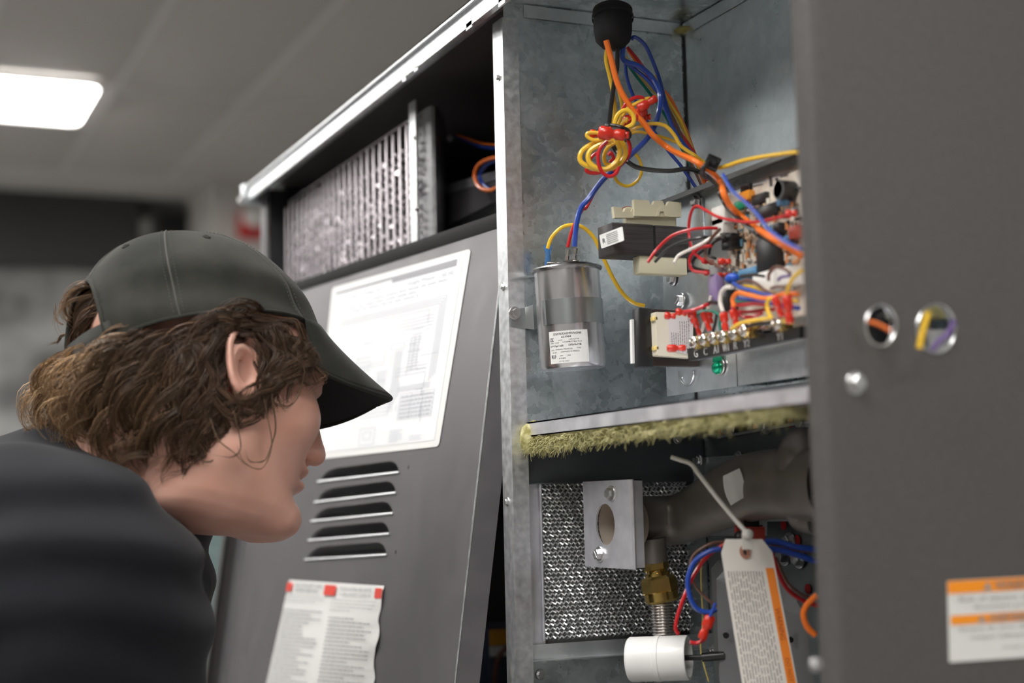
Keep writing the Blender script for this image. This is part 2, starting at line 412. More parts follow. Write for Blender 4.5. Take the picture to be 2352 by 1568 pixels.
# top rail: folded channel with square holes
bm = BM(); zb, zt_ = ZT, ZT+.0165
def yx(px, py, X): return onx(px, py, X).y
holes = []
for px, py, s in ((1077,58,.0042),(955,158,.003),(928,181,.003),(1152,3,.0042)):
    c = onx(px, py, .498); holes.append([(.498, c.y+dx*s*1.6, c.z+dz*s*.75) for dx,dz in ((-1,-1),(1,-1),(1,1),(-1,1))])
plate(bm, [[(.498,YN-.03,zb),(.498,YF,zb),(.498,YF,zt_),(.498,YN-.03,zt_)]]+holes, Vector((.0012,0,0)))
box(bm, (.4935,YN-.03,zt_), (.53,YF,zt_+.0012)); box(bm, (.4935,YN-.03,zt_-.002), (.4947,YF,zt_+.0012))
box(bm, (.498,YN-.03,zb-.0012), (.5045,YF,zb))
rail = obj('top_rail', bm, RAILM, unit, sm=False, label='bright zinc top rail with square holes')
box_ = box(BM(), (.5,YN-.03,zb+.001), (.506,YF,zt_-.001)); obj('rail_core', box_, BLACKV, unit, sm=False)
bm = BM(); box(bm, (.492,YF-.002,zb-.006), (.53,YF+.012,zt_+.006), bev=.003); cp = obj('corner_cap', bm, GALV2, unit)
screw(Vector((.492, YF+.004, zb)), (-1,0,0), .0045, unit)
# posts
bm = BM(); box(bm, (X0-.001,YP,.09), (X0+.0008,YP+.0205,ZT)); box(bm, (X0-.001,YP-.0012,.09), (X0+.014,YP,ZT)); box(bm, (X0,YP+.0195,.09), (X0+.02,YP+.0205,ZT))
post = obj('centre_post', bm, RAILM, unit, sm=False)
for px, py in ((1146,177),(1156,658),(1166,1152)): screw(onx(px,py,X0-.001), (-1,0,0), .0028, unit, name='screw')
bm = BM(); box(bm, (X0-.001,YF-.03,.09), (X0+.001,YF,ZT)); obj('far_post', bm, PAINT2, unit, sm=False)
# channel and bright strip beside the coil
y0 = onx(945,380,.535).y; y1 = onx(960,380,.535).y
bm = BM(); box(bm, (.533,y1,.09), (.535,y0,ZT-.004)); obj('coil_strip', bm, RAILM, unit, sm=False)
for px, py in ((952,316),(957,480)): screw(onx(px,py,.533), (-1,0,0), .0022, unit)
yc0 = onx(963,380,.555).y; yc1 = onx(986,380,.555).y-.02
bm = BM(); nh = 26; hs = []
for k in range(nh):
    zc = CZ+.17+k*.0096; yc = yc0-(yc0-yc1)*.22
    hs.append([(.553, yc+a*.0022, zc+b*.0017) for a,b in ((-1,-1),(1,-1),(1,1),(-1,1))])
plate(bm, [[(.553,yc1+.02,.12),(.553,yc0,.12),(.553,yc0,ZT-.006),(.553,yc1+.02,ZT-.006)]]+hs, Vector((.0012,0,0)))
segs = [(x_, onx(px_,380,x_).y) for px_, x_ in ((986,.553),(992,.5545),(1000,.558),(1008,.564),(1014,.572),(1018,.585),(1022,.605))]
segs[0] = (.553, yc1+.02)
vs = [[bm.verts.new((x,y,z)) for z in (.12,ZT-.006)] for x,y in segs]
for a,b in zip(vs, vs[1:]): bm.faces.new((a[0],b[0],b[1],a[1]))
obj('perforated_channel', bm, galvanised('dusty_zinc', (.25,.25,.26), (.55,.55,.56), 60, .3, .5), unit, label='grey perforated tube-sheet channel')
obj('coil_backing', box(BM(), (.60,onx(955,380,.61).y,.12), (.62,YF-.035,ZT-.004)), BLACKV, unit, sm=False)
# ---- coil: spine rods and a dense field of fin tips
COILM = P('coil_aluminium', (.92,.85,.90), .3, .75)
ya = onx(955,400,.545).y; yb = YF-.040
coil = thing('condenser_coil', 'shiny condenser coil of fins and rods under the top rail, left bay', 'coil', (.56,(ya+yb)/2,.6))
rod = local_mesh('coil_rod', cyl(BM(), (0,0,.52), (0,0,.655), .0016, n=6), COILM)
ncol = 23
for k in range(ncol):
    y = ya+.012+(yb-ya-.02)*k/(ncol-1)
    inst('coil_rod', rod, Matrix.Translation((.540, y, .7+random.uniform(-.004,.004))), coil)
vv = []; ff = []; rg = random.Random(3)
def tip(c, r, tilt):                           # a little hexagonal stud, its face roughly outward
    n = len(vv); nn_ = Vector((-1, tilt[0], tilt[1])).normalized(); a_ = nn_.orthogonal().normalized(); b_ = nn_.cross(a_)
    for q, rr_ in ((0,r),(-.004,r*.8)):
        for k in range(6): vv.append(tuple(c+nn_*q+(a_*math.cos(k*PI/3)+b_*math.sin(k*PI/3))*rr_))
    ff.append(tuple(range(n,n+6)))
    for k in range(6): ff.append((n+k,n+(k+1)%6,n+6+(k+1)%6,n+6+k))
for k in range(ncol*2):
    y = ya+.004+(yb-ya-.01)*(k//2)/(ncol-1)+(.0085 if k%2 else 0)
    for r_ in range(42):
        z = CZ+.06+r_*.0092+(k%2)*.0046
        if rg.random() < .08 or z > ZT-.035: continue
        tip(Vector((.546+rg.uniform(-.002,.002), y+rg.uniform(-.001,.001), z+rg.uniform(-.0007,.0007))), rg.uniform(.0021,.0031), (rg.gauss(0,.13), rg.gauss(.09,.13)))
obj('fin_tips', (vv, ff), COILM, coil, kind='stuff', sm=False)
bm = BM()
for k in range(9):
    z = .76+k*.075; tube(bm, [(.5475,ya,z),(.5475,yb,z+.004)], .0012, n=6)
obj('coil_wires', bm, COILM, coil, kind='stuff')
# ---- things in the dark bay between coil and post
bm = BM(); c = onx(1085,395,.75)
plate(bm, [[onx(1026,442,.60), onx(1165,408,.60), onx(1165,448,.60), onx(1028,518,.60)]], Vector((.003,0,0))); obj('blower_housing', bm, PAINT2, unit, sm=False, label='grey housing in the dark middle bay')
bm = BM(); plate(bm, [[onx(1022,424,.60), onx(1165,385,.60), onx(1165,404,.60), onx(1024,446,.60)]], Vector((.003,0,0))); obj('edge_trim', bm, ALU, unit)
plate(bm := BM(), [[onx(1028,519,.60), onx(1165,449,.60), onx(1165,560,.60), onx(1020,600,.60)]], Vector((.003,0,0))); obj('dark_flap', bm, BLACKV, unit, sm=False)
V0 = None
screw(onx(1035,318,.66), (-1,-.2,0), .003, unit)
wire([(V0,.60,[(1050,310),(1080,320),(1110,330),(1145,332),(1165,330)])], 6, 'orange', 'thin orange wire crossing the dark middle bay of the unit')
wire([(V0,.60,[(1048,312),(1080,328),(1110,338),(1145,341),(1165,340)])], 7, 'blue', 'thin blue wire crossing the dark middle bay of the unit')
wire([(V0,.585,[(1165,362),(1130,363),(1100,378),(1090,405),(1102,430),(1130,436),(1165,415)])], 10, 'orange', 'orange wire looped in the dark middle bay behind the post')
wire([(V0,.59,[(1165,372),(1135,370),(1110,385),(1102,408),(1115,428),(1140,440),(1165,440)])], 10, 'blue', 'blue wire looped beside the orange loop in the dark middle bay')
# ---- control compartment
ZC = CZ+.435
XC = .70
part_holes = []
bm = BM(); plate(bm, [[(X0+.001,YP,ZS),(XC,YP,ZS),(XC,YP,ZC),(X0+.001,YP,ZC)]], Vector((0,.0012,0)))
partition = obj('partition', bm, GALV, unit, sm=False, label='mottled galvanised partition')
obj('partition_back', box(BM(), (X0+.003,YP+.006,ZS), (.98,YP+.012,ZT)), BLACKV, unit, sm=False)
bm = BM(); box(bm, (XC,YN,ZS), (XC+.0012,YP-.0005,ZC)); obj('back_panel', bm, GALV2, unit, sm=False)
bm = BM(); cyl(bm, (XC-.0006,YP-.0008,ZS), (XC-.0006,YP-.0008,ZC), .0012, n=8); obj('corner_seam', bm, BLACKV, unit)
bm = BM(); box(bm, (X0+.006,YN,ZC), (XC+.01,YP+.004,ZC+.0012)); obj('compartment_roof', bm, GALV, unit, sm=False)
bm = BM(); plate(bm, [[(X0+.02,YP-.0012,ZC-.012),(XC-.006,YP-.0012,ZC-.012),(XC-.006,YP-.0012,ZC-.001),(X0+.02,YP-.0012,ZC-.001)]], Vector((0,-.0008,0)))
box(bm, (XC-.002,YN,ZC-.012), (XC-.0008,YP-.002,ZC-.001)); obj('roof_flange', bm, GALV2, unit, sm=False)
bm = BM(); p = onx(1500,470,.66); ball(bm, (XC-.004,YP-.006,ZC-.008), .006, 2, scale=(1.2,1.6,.5)); obj('sealant', bm, P('yellow_sealant', (.30,.27,.08), .6), unit)
# shelf with front flange
fT = onx(1210,970,.530).z; fB = onx(1210,1003,.530).z
bm = BM(); yl = onx(1210,985,.53).y
box(bm, (.530,YN,fB), (.5312,yl,fT)); box(bm, (.530,YN,fT-.0012), (XC,yl,fT)); box(bm, (.530,YN,fB), (.540,yl,fB+.001))
shelf = obj('shelf', bm, ALU, unit, sm=False, label='bright aluminium shelf edge')
# bulge: partition dimple line behind the capacitor
bm = BM(); a = ony(1172,641,YP-.001); b = ony(1232,634,YP-.001); tube(bm, [a,b], .0009, n=6); a = ony(1172,868,YP-.001); obj('pressed_line', bm, GALV2, unit)
# insulation below the shelf: lumpy slab plus stray fibres
INS = add_noise(P('yellow_glass_wool', (.45,.42,.18), .95), (.32,.29,.10), (.66,.62,.34), 160, bump=.6)
bm = BM(); nx, ny = 8, 90; grid = []
for i in range(ny+1):
    yy = YN+.04+(YP-.004-YN-.04)*i/ny; row = []
    for j in range(nx+1):
        a = PI*j/nx; edge = min(1, (ny-i)/ny*1+.0)
        fat = .5+.5*min(1, i/ny*1.25); drop = (.005+.0055*fat)*(1+.5*noise.noise(Vector((yy*30,j*.3,1))))
        if i > ny-8: drop *= 1.25
        xx = .532+.05*(1-math.cos(a))/2 - (.006*math.sin(a)*(1 if i > ny-9 else .3)); zz = fB+.002-drop*math.sin(a)+.0025*noise.noise(Vector((yy*150,xx*300,3)))
        if i > ny-6: zz += .010*(1-math.sin(a))
        row.append(bm.verts.new((xx, yy, zz)))
    grid.append(row)
for a, b in zip(grid, grid[1:]):
    for j in range(nx): bm.faces.new((a[j], b[j], b[j+1], a[j+1]))
for ring in (grid[0], grid[-1]): bm.faces.new(ring)
ins = obj('insulation', bm, INS, unit, label='yellow fibreglass batt edge hanging under the shelf', ang=80)
bm = BM(); rg = random.Random(5)
for k in range(1500):
    yy = YP-.006-(rg.random()**1.6)*(YP-YN-.05); s = (yy-YN)/(YP-YN)
    p = Vector((.530+rg.uniform(-.004,.022), yy, fB-rg.uniform(.001,.012)*(.5+.6*s)))
    d = Vector((rg.uniform(-1,.3), rg.uniform(-.8,.8), rg.uniform(-1,.1))).normalized()*rg.uniform(.003,.010)
    tube(bm, [p, p+d*.5+Vector((0,rg.uniform(-.001,.001),.001)), p+d], .00022, n=3, caps=False)
obj('stray_fibres', bm, INS, ins, kind='stuff')
obj('insulation_end', ball(BM(), (.530,YP-.006,fT-.014), .0105, 3, scale=(.7,.6,1.25)), INS, ins)
# ---- end panel (nearest to the camera) with two holes, screws and warning label
Ye = YN-.012; XE = ony(1912,784,Ye).x
def endp(px, py, Y=YN-.012): return ony(px, py, Y)
hole1 = [endp(2022+35*math.cos(a), 748+47*math.sin(a)) for a in [2*PI*k/30 for k in range(30)]]
hole2 = [endp(2149+44*math.cos(a), 755+56*math.sin(a)) for a in [2*PI*k/30 for k in range(30)]]
Ye = YN-.012; zt2 = ZT+.03
bm = BM(); plate(bm, [[(XE,Ye,.05),(Xb+.02,Ye,.05),(Xb+.02,Ye,zt2),(XE,Ye,zt2)], hole1, hole2], Vector((0,.0012,0)))
# rolled edge toward the opening
pts = [(XE-.0105*math.sin(q*PI/20),Ye+.0115*(1-math.cos(q*PI/20))) for q in range(11)]+[(XE+.004,Ye+.013)]
vs = [[bm.verts.new((x,y,z)) for z in (.05,zt2)] for x,y in pts]
for a,b in zip(vs, vs[1:]): bm.faces.new((a[0],b[0],b[1],a[1]))
endpanel = obj('end_panel', bm, PAINT, unit, sm=True, ang=60, label='large dark grey end panel with two round holes')
h1c = sum(hole1, Vector())/len(hole1); h2c = sum(hole2, Vector())/len(hole2)
bm = BM(); lift = Vector((0,.006,0)); plate(bm, [[(XE+.004,Ye+.006,ZS),(XC+.0,Ye+.006,ZS),(XC+.0,Ye+.006,ZC),(XE+.004,Ye+.006,ZC)], [h1c+(p-h1c)*1.18+lift for p in hole1], [h2c+(p-h2c)*1.15+lift for p in hole2]], Vector((0,.001,0)))
obj('zinc_liner', bm, P('bare_zinc', (.85,.88,.89), .25, .9), endpanel, sm=False, label='bare zinc inner face of the end panel')
for pts_ in (hole1, hole2):
    bm = BM(); ring = [p+Vector((0,-.0006,0)) for p in pts_]; tube(bm, ring+[ring[0]], .0008, n=6, caps=False); obj('hole_rim', bm, STEEL, endpanel)
screw(endp(1965,880), (0,-1,0), .0052, endpanel); screw(endp(1873,1525), (0,-1,0), .0032, endpanel)
# what shows through the two holes
c1 = ony(2022,748,YN+.03); c2 = ony(2149,755,YN+.03)
t = thing('black_relay', 'black relay just inside the left round hole of the end panel', 'relay', c1-Vector((0,0,.02)))
obj('relay_body', box(BM(), c1-Vector((.022,.0,.02)), c1+Vector((.02,.03,.02)), bev=.003), BLACKP, t)
obj('terminal', cyl(BM(), c1+Vector((.004,-.004,.006)), c1+Vector((.004,0,.006)), .003), CHROME, t)
wire([(V0,-.885,[(1995,738),(2010,742),(2028,750),(2045,760)])], 9, 'orange', 'short orange wire seen through the left round hole')
wire([(V0,-.885,[(2132,716),(2124,745),(2116,775),(2112,800)])], 15, 'yellow', 'short yellow wire seen through the right round hole')
wire([(V0,-.888,[(2192,735),(2178,765),(2155,785),(2140,805)])], 12, 'purple', 'short purple wire seen through the right round hole')
t = thing('white_connector', 'white plug connector just inside the right round hole of the end panel', 'connector', c2-Vector((0,0,.025)))
obj('housing', box(BM(), c2+Vector((-.006,.0,-.03)), c2+Vector((.02,.02,.0)), bev=.002), P('white_nylon', (.75,.73,.72), .4), t)
obj('latch', box(BM(), c2+Vector((-.018,.004,.008)), c2+Vector((.018,.02,.024)), bev=.002), P('pale_yellow', (.75,.66,.30), .4), t)
obj('pin_block', box(BM(), c2+Vector((-.022,.006,-.01)), c2+Vector((-.002,.02,.008)), bev=.002), BLACKP, t)
# ================================================================== LEANING ACCESS PANEL
BOOT = P('black_rubber', (.005,.005,.006), .75)
TRp = onx(1164,515,.533); TLp = onx(612,693,.508)
e = (TLp-TRp).normalized(); w0 = (Vector((0,0,-1))-e*(-e.z)).normalized(); o0 = e.cross(w0)
if o0.x > 0: o0 = -o0
def proj(P_):
    d = P_-CAM; k = FPX/d.dot(F); return 1176+d.dot(R)*k, 784-d.dot(U)*k
best = None
for i in range(300):                                   # the lean that puts the right edge where it leaves the frame
    al = math.radians(i*.05); d_ = w0*math.cos(al)+o0*math.sin(al)
    for L_ in range(300, 500, 2):
        q = proj(TRp+d_*(L_/1000))
        if q[1] >= 1568:
            if best is None or abs(q[0]-1045) < best[0]: best = (abs(q[0]-1045), al, d_.copy())
            break
al, dn = best[1], best[2]
nP = e.cross(dn).normalized()
if nP.dot(CAM-TRp) < 0: nP = -nP
PL = 1.12; WP = (TLp-TRp).length
print('panel lean', math.degrees(al), WP)
def pp(px, py, off=0.0): return onplane(px, py, TRp+nP*off, nP) 
panel = thing('access_panel', 'grey louvred access panel leaning against the unit behind the person', 'panel', TRp.lerp(TLp,.5)+dn*PL)
def pl(a, b, off=0.0): return TRp + e*a + dn*b + nP*off       # a along the top edge, b down
# louvre outlines by their corners on the sheet (bottom left, bottom right, top)
LV = [((735,1105),(916,1084),(915,1056),(743,1078)), ((728,1152),(909,1131),(908,1102),(735,1124)), ((720,1196),(902,1178),(900,1149),(727,1169)),
      ((713,1240),(894,1225),(893,1196),(720,1213)), ((705,1284),(888,1273),(886,1243),(712,1257))]
sheet_holes = []; lou = []
for bl, br, tr, tl in LV:
    q = Quad(pp(*tl), pp(*tr), pp(*br), pp(*bl)); lou.append(q)
    left = [(.20*(1-math.cos(PI/2*(k/8)))*1.0, 1-math.sin(PI/2*k/8)) for k in range(9)]
    right = [(1-.11*(1-math.cos(PI/2*(k/8))), 1-math.sin(PI/2*k/8)) for k in range(9)][::-1]
    sheet_holes.append([q.p(u,v) for u,v in left+right])
small = []
for px, py, r in ((938,1073,5),(909,1268,5),(719,1097,3.5),(687,1279,3.5)):
    c = pp(px,py); small.append([c + e*(.0011*r/3.5*math.cos(a)) + dn*(.0014*r/3.5*math.sin(a)) for a in [2*PI*k/12 for k in range(12)]])
bm = BM(); plate(bm, [[pl(0,0),pl(WP,0),pl(WP,PL),pl(0,PL)]]+sheet_holes+small, -nP*.0012)
sheet = obj('sheet', bm, PAINT2, panel, sm=False)
# louvre pockets pressed away from us, open along the lower lip
for q, (bl, br, tr, tl) in zip(lou, LV):
    bm = BM(); rows_ = []; nv, nu = 10, 24
    for i in range(nv+1):
        s = i/nv; row = []
        for j in range(nu+1):
            t = j/nu; v = s
            ul = .20*(1-math.cos(math.asin(min(1,max(0,1-v))))); ur = 1-.11*(1-math.cos(math.asin(min(1,max(0,1-v)))))
            u = ul+(ur-ul)*t; dep = .015*math.sin(PI/2*min(1,s*1.25))**.6*min(1,math.sin(PI*t)**.4*1.35)
            row.append(bm.verts.new(q.p(u, v*.97, -dep-.0004)))
        rows_.append(row)
    for a,b in zip(rows_, rows_[1:]):
        for j in range(nu): bm.faces.new((a[j],a[j+1],b[j+1],b[j]))
    lv = obj('louvre', bm, PAINT2, panel)
    bm = BM(); tube(bm, [q.p(-.02,1.02,.0008), q.p(1.01,1.02,.0008)], .0011, n=8); obj('louvre_lip', bm, RAILM, lv)
# returned flanges, raised bead on the far side, black rounded strip on the top
FD = .020
bm = BM(); plate(bm, [[pl(0,0),pl(0,PL),pl(-.006,PL,-FD),pl(-.006,0,-FD)]], e*.001); obj('side_flange', bm, PAINT2, panel, sm=False)
bm = BM(); tube(bm, [pl(0,0.002,.0004), pl(0,PL,.0004)], .0009, n=6); obj('bright_edge', bm, RAILM, panel)
bm = BM(); plate(bm, [[pl(WP,0),pl(WP,PL),pl(WP,PL,.016),pl(WP,0,.016)]], e*.001); plate(bm, [[pl(WP,0,.016),pl(WP,PL,.016),pl(WP-.012,PL,.016),pl(WP-.012,0,.016)]], nP*.001)
obj('side_flange', bm, PAINT, panel, sm=False)
bm = BM(); tube(bm, [pl(WP-.045,.0), pl(WP-.045,PL)], .0022, n=8); obj('bead', bm, PAINT2, panel)
bm = BM(); n_ = 24; ringp = []
for k in range(n_+1):
    a = WP*k/n_; ringp.append([bm.verts.new(pl(a, b, o)) for b, o in ((.001,.0005),(-.006,.004),(-.012,.0035),(-.015,-.003),(-.010,-.012),(.0,-.012))])
for A_,B_ in zip(ringp, ringp[1:]):
    for j in range(5): bm.faces.new((A_[j],B_[j],B_[j+1],A_[j+1]))
bm.faces.new(ringp[0]); bm.faces.new(ringp[-1][::-1])
obj('top_strip', bm, BOOT, panel, label='black rounded top edge')
# ---- wiring diagram sheet
DQ = Quad(pp(765,661), pp(1083,571), pp(1009,1025), pp(722,1056))
bm = BM(); plate(bm, [[DQ.p(u,v,.0005) for u,v in rrect(0,0,1,1,.02)][::-1]], nP*.0002)
dia = obj('wiring_diagram', bm, PAPER, panel, sm=False, label='large white laminated wiring diagram')
bm = BM(); plate(bm, [[DQ.p(u,v,.0009) for u,v in rrect(.035,.03,.965,.965,.006)][::-1]], nP*.0001)
obj('diagram_paper', bm, P('diagram_paper', (.80,.81,.83), .6), dia, sm=False)
bm = BM(); DG = P('diagram_ink', (.50,.52,.57), .6); O = .0012
def dl(u0,v0,u1,v1,wd=.0022):
    if abs(u1-u0) > abs(v1-v0): DQ.flat(bm, min(u0,u1), v0-wd/2, max(u0,u1), v0+wd/2, O)
    else: DQ.flat(bm, u0-wd*.7, min(v0,v1), u0+wd*.7, max(v0,v1), O)
def loop(*p):
    for a,b in zip(p, p[1:]): dl(*a,*b)
def rc(u0,v0,u1,v1): loop((u0,v0),(u1,v0)); loop((u1,v0),(u1,v1)); loop((u0,v1),(u1,v1)); loop((u0,v0),(u0,v1))
for k in range(4): loop((.1,.215+k*.012),(.9-.012*k,.215+k*.012)); loop((.9-.012*k,.215+k*.012),(.9-.012*k,.62+.01*k))
for k in range(4): dl(.58,.30+.018*k,.84,.30+.018*k)
dl(.45,.27,.80,.27); dl(.80,.27,.80,.34); rc(.30,.38,.52,.52); dl(.35,.38,.35,.30); rc(.56,.42,.66,.45)
for k in range(3): loop((.70+.03*k,.40),(.70+.03*k,.60-.02*k)); loop((.62,.60-.02*k),(.84-.0*k,.60-.02*k))
for k in range(5): loop((.60+.012*k,.46),(.60+.012*k,.80-.02*k)); loop((.38+.02*k,.80-.02*k),(.60+.012*k,.80-.02*k))
for k in range(4): loop((.66,.66+.008*k),(.88,.66+.008*k))
rc(.40,.86,.52,.95); rc(.43,.88,.49,.92)
rg = random.Random(11)
for k in range(46):
    u = rg.uniform(.12,.85); v = rg.uniform(.27,.78); l = rg.uniform(.03,.12)
    dl(u,v,u+l,v) if rg.random() < .5 else dl(u,v,u,v+l*.8)
obj('diagram_lines', bm, DG, dia, sm=False, kind='stuff')
bm = BM(); DQ.flat(bm, .04,.035,.50,.050,O); DQ.flat(bm, .50,.036,.93,.07,O); obj('title_bar', bm, P('title_grey', (.34,.34,.36), .6), dia, sm=False)
bm = BM(); text(bm, 'Wiring Diagram', DQ, .06,.075,.45,.10, O); text(bm, 'Single Phase', DQ, .62,.088,.80,.115, O); text(bm, '60 Hz', DQ, .85,.088,.92,.112, O)
print_lines(bm, DQ, .08,.12,.90,.19,3,4,O,.35)
rc2 = DQ.rect(.68,.70,.92,.84,O)
for k in range(7): DQ.flat(bm, .68,.70+.0225*k,.92,.7015+.0225*k,O)
for u in (.68,.76,.84,.915): DQ.flat(bm, u,.70,u+.0025,.837,O)
print_lines(bm, DQ, .69,.705,.91,.835,6,8,O,.5,.05)
print_lines(bm, DQ, .64,.885,.74,.955,6,9,O,.45); print_lines(bm, DQ, .79,.925,.88,.955,3,10,O,.45); print_lines(bm, DQ, .70,.38,.78,.58,13,12,O,.35); print_lines(bm, DQ, .30,.45,.42,.62,7,13,O,.3)
print_lines(bm, DQ, .48,.56,.56,.68,8,14,O,.4)
obj('diagram_text', bm, DG, dia, sm=False, kind='stuff')
# ---- safety notice with three red blocks
SQ = Quad(pp(666,1331), pp(884,1345), pp(843,1700), pp(590,1670))
bm = BM(); nu, nv = 26, 30; g = []
for i in range(nv+1):
    row = []
    for j in range(nu+1):
        u, v = j/nu, i/nv
        wr = .0012*max(0,u-.55)/.45*(noise.noise(Vector((u*7,v*16,2)))+.4) if .12 < v < .62 else 0
        if u > .96: wr += .0014*max(0, math.sin(v*21))*(1 if v < .75 else .2)
        row.append(bm.verts.new(SQ.p(u + (.012*math.sin(v*23) if u > .98 and v > .1 else 0), v, .0006+max(0,wr))))
    g.append(row)
for a,b in zip(g, g[1:]):
    for j in range(nu): bm.faces.new((a[j],a[j+1],b[j+1],b[j]))
sn = obj('safety_notice', bm, PAPER, panel, label='white safety notice in English and French with red blocks, edge wrinkled')
O2 = .0022
for u0,u1,v0,v1 in ((.0,.065,.018,.075),(.435,.555,.018,.085),(.935,.998,.018,.085)):
    bm = BM(); SQ.flat(bm, u0,v0,u1,v1,O2); obj('red_block', bm, P('print_red', (.75,.06,.04), .5), sn, sm=False)
bm = BM(); text(bm, 'FOR YOUR SAFETY READ', SQ, .10,.018,.41,.042,O2); text(bm, 'BEFORE OPERATING', SQ, .12,.052,.37,.076,O2)
text(bm, 'POUR VOTRE SÉCURITÉ', SQ, .60,.022,.90,.046,O2); text(bm, "À LIRE AVANT L'EMPLOI", SQ, .60,.058,.90,.082,O2)
text(bm, 'WARNING: If you do not follow these instructions', SQ, .02,.095,.46,.108,O2); text(bm, 'exactly, a fire or explosion may result causing', SQ, .02,.115,.45,.128,O2); text(bm, 'property damage, personal injury or loss of life.', SQ, .02,.135,.36,.148,O2)
text(bm, 'ATTENTION: Quiconque ne respecte pas à la lettre', SQ, .53,.105,.96,.118,O2); text(bm, "les instructions risque de déclencher un incendie", SQ, .53,.128,.95,.141,O2); text(bm, 'ou une explosion entraînant des dommages', SQ, .53,.150,.93,.163,O2); text(bm, 'des blessures ou la mort.', SQ, .53,.172,.73,.185,O2)
print_lines(bm, SQ, .02,.185,.46,.97,30,21,O2,.38,.5); print_lines(bm, SQ, .53,.215,.95,.97,29,22,O2,.40,.45)
obj('notice_text', bm, P('notice_ink', (.22,.22,.23), .6), sn, sm=False, kind='stuff')

# ================================================================== CONTROL COMPARTMENT CONTENTS
def sph(v, off): return v
# ---- run capacitor
ctop = ony(1301,617,YP-.030); cbot = ony(1317,848,YP-.030); ax = (ctop-cbot); Lc = ax.length; CR = .0279
cap_ = thing('run_capacitor', 'silver can capacitor with paper label, strapped to the galvanised partition', 'capacitor', cbot)
MCp = fr(cbot, Vector((1,0,0)), ax)
CAN = add_noise(P('drawn_aluminium_can', (.72,.71,.72), .3, .92), (.66,.65,.66), (.92,.91,.93), 60, stretch=(1,1,.03), rough=(.20,.30))
bm = BM(); lathe(bm, [(CR-.004,0),(CR-.0012,.0006),(CR,.003),(CR,Lc-.002)], MCp, n=56); obj('can', bm, CAN, cap_)
bm = BM(); lathe(bm, [(CR,Lc-.003),(CR+.0022,Lc-.0022),(CR+.0026,Lc-.0006),(CR+.0016,Lc+.0006),(CR-.0015,Lc+.0006),(CR-.002,Lc-.001)], MCp, n=56); obj('rim', bm, P('rim_steel', (.45,.45,.46), .25, 1.0), cap_)
bm = BM(); lathe(bm, [(CR-.003,Lc-.001),(CR-.004,Lc+.0025),(.004,Lc+.003)], MCp, n=40); obj('top_disc', bm, BLACKP, cap_)
def capq(ax_, ay_, h): return MCp @ Vector((ax_, ay_, Lc+h))
for k, (px, py) in enumerate(((1268,604),(1284,604),(1305,600),(1322,599),(1328,603))):
    c = at(px, py, (ctop-CAM).dot(F)-.008+.006*(k%3)); bm = BM()
    M = fr(c, R, U); box(bm, (-.0026 if k else -.0044,-.0045,-.0004), (.0026 if k else .0044,.003,.0004), M, bev=.0003)
    if k == 0: box(bm, (-.0044,.0026,-.0014), (.0044,.0034,.0014), M)
    obj('terminal', bm, CHROME, cap_)
for nm, (x0_,y0_), (x1_,y1_), m, c_ in (('crimp_terminal',(1302,600),(1305,573),CHROME,'metal crimp'),('crimp_terminal',(1319,598),(1322,570),CHROME,'metal crimp')):
    dd = (ctop-CAM).dot(F)-.006
    p = at(x0_,y0_,dd); q = at(x1_,y1_,dd); bm = BM(); cyl(bm, p, p.lerp(q,.5), .0022, .0017, n=10); cyl(bm, p.lerp(q,.55), q, .0018, .0022, n=10); box(bm, (-.003,-.004,-.0007), (.003,.002,.0007), fr(p, R, U))
    obj(nm, bm, m, cap_)
dd = (ctop-CAM).dot(F)+.004
bm = BM(); p = at(1257,612,dd); q = at(1259,585,dd); s_ = at(1258,563,dd); cyl(bm, p, q, .0026, .0024, n=12); cyl(bm, q, s_, .0022, .0040, n=12)
obj('insulated_terminal', bm, P('clear_blue_vinyl', (.12,.35,.75), .2, Transmission_Weight=.55, Alpha=.9), cap_, label='translucent blue insulated crimp terminal')
# strap: band around the front half, ends on the partition left
def capang(px, off=0):  # point on can surface at local angle
    return None
band0, band1 = Lc*.43, Lc*.675
bm = BM(); rb = CR+.0002; prof = []
xdir = MCp.inverted().to_3x3() @ Vector((0,1,0)); 
for k in range(33):
    a = math.radians(-165 + 178*k/32)       # from left-back around the front (-y) to the right
    prof.append((rb*math.cos(a), rb*math.sin(a)))
lpts = []
tabL = MCp.inverted() @ ony(1172,718,YP-.002); tabM = MCp.inverted() @ ony(1206,716,YP-.003); tabN = MCp.inverted() @ ony(1226,716,YP-.008)
lpts = [(tabL.x,tabL.y),(tabM.x,tabM.y),(tabN.x,tabN.y),(prof[0][0]-.0005,prof[0][1]-.002)]+prof[1:]
hw = [(.0,.0)]*2
vs = []
for i, (x, y) in enumerate(lpts):
    sh = {0:.0035, 1:.0015}.get(i, 0)
    q_ = .0006/max(.01, math.hypot(x,y)); vs.append([bm.verts.new(MCp @ Vector((x*k_, y*k_, z))) for k_, z in ((1,band0+sh),(1,band1-sh),(1+q_,band1-sh),(1+q_,band0+sh))])
for a,b in zip(vs, vs[1:]):
    for j in range(4): bm.faces.new((a[j],b[j],b[(j+1)%4],a[(j+1)%4]))
bm.faces.new(vs[0]); bm.faces.new(vs[-1][::-1])
strap = obj('strap', bm, P('strap_zinc', (.50,.53,.54), .3, 1.0), cap_, label='galvanised strap around the can', ang=35)
screw(ony(1182,719,YP-.0035), (0,-1,0), .0042, cap_)
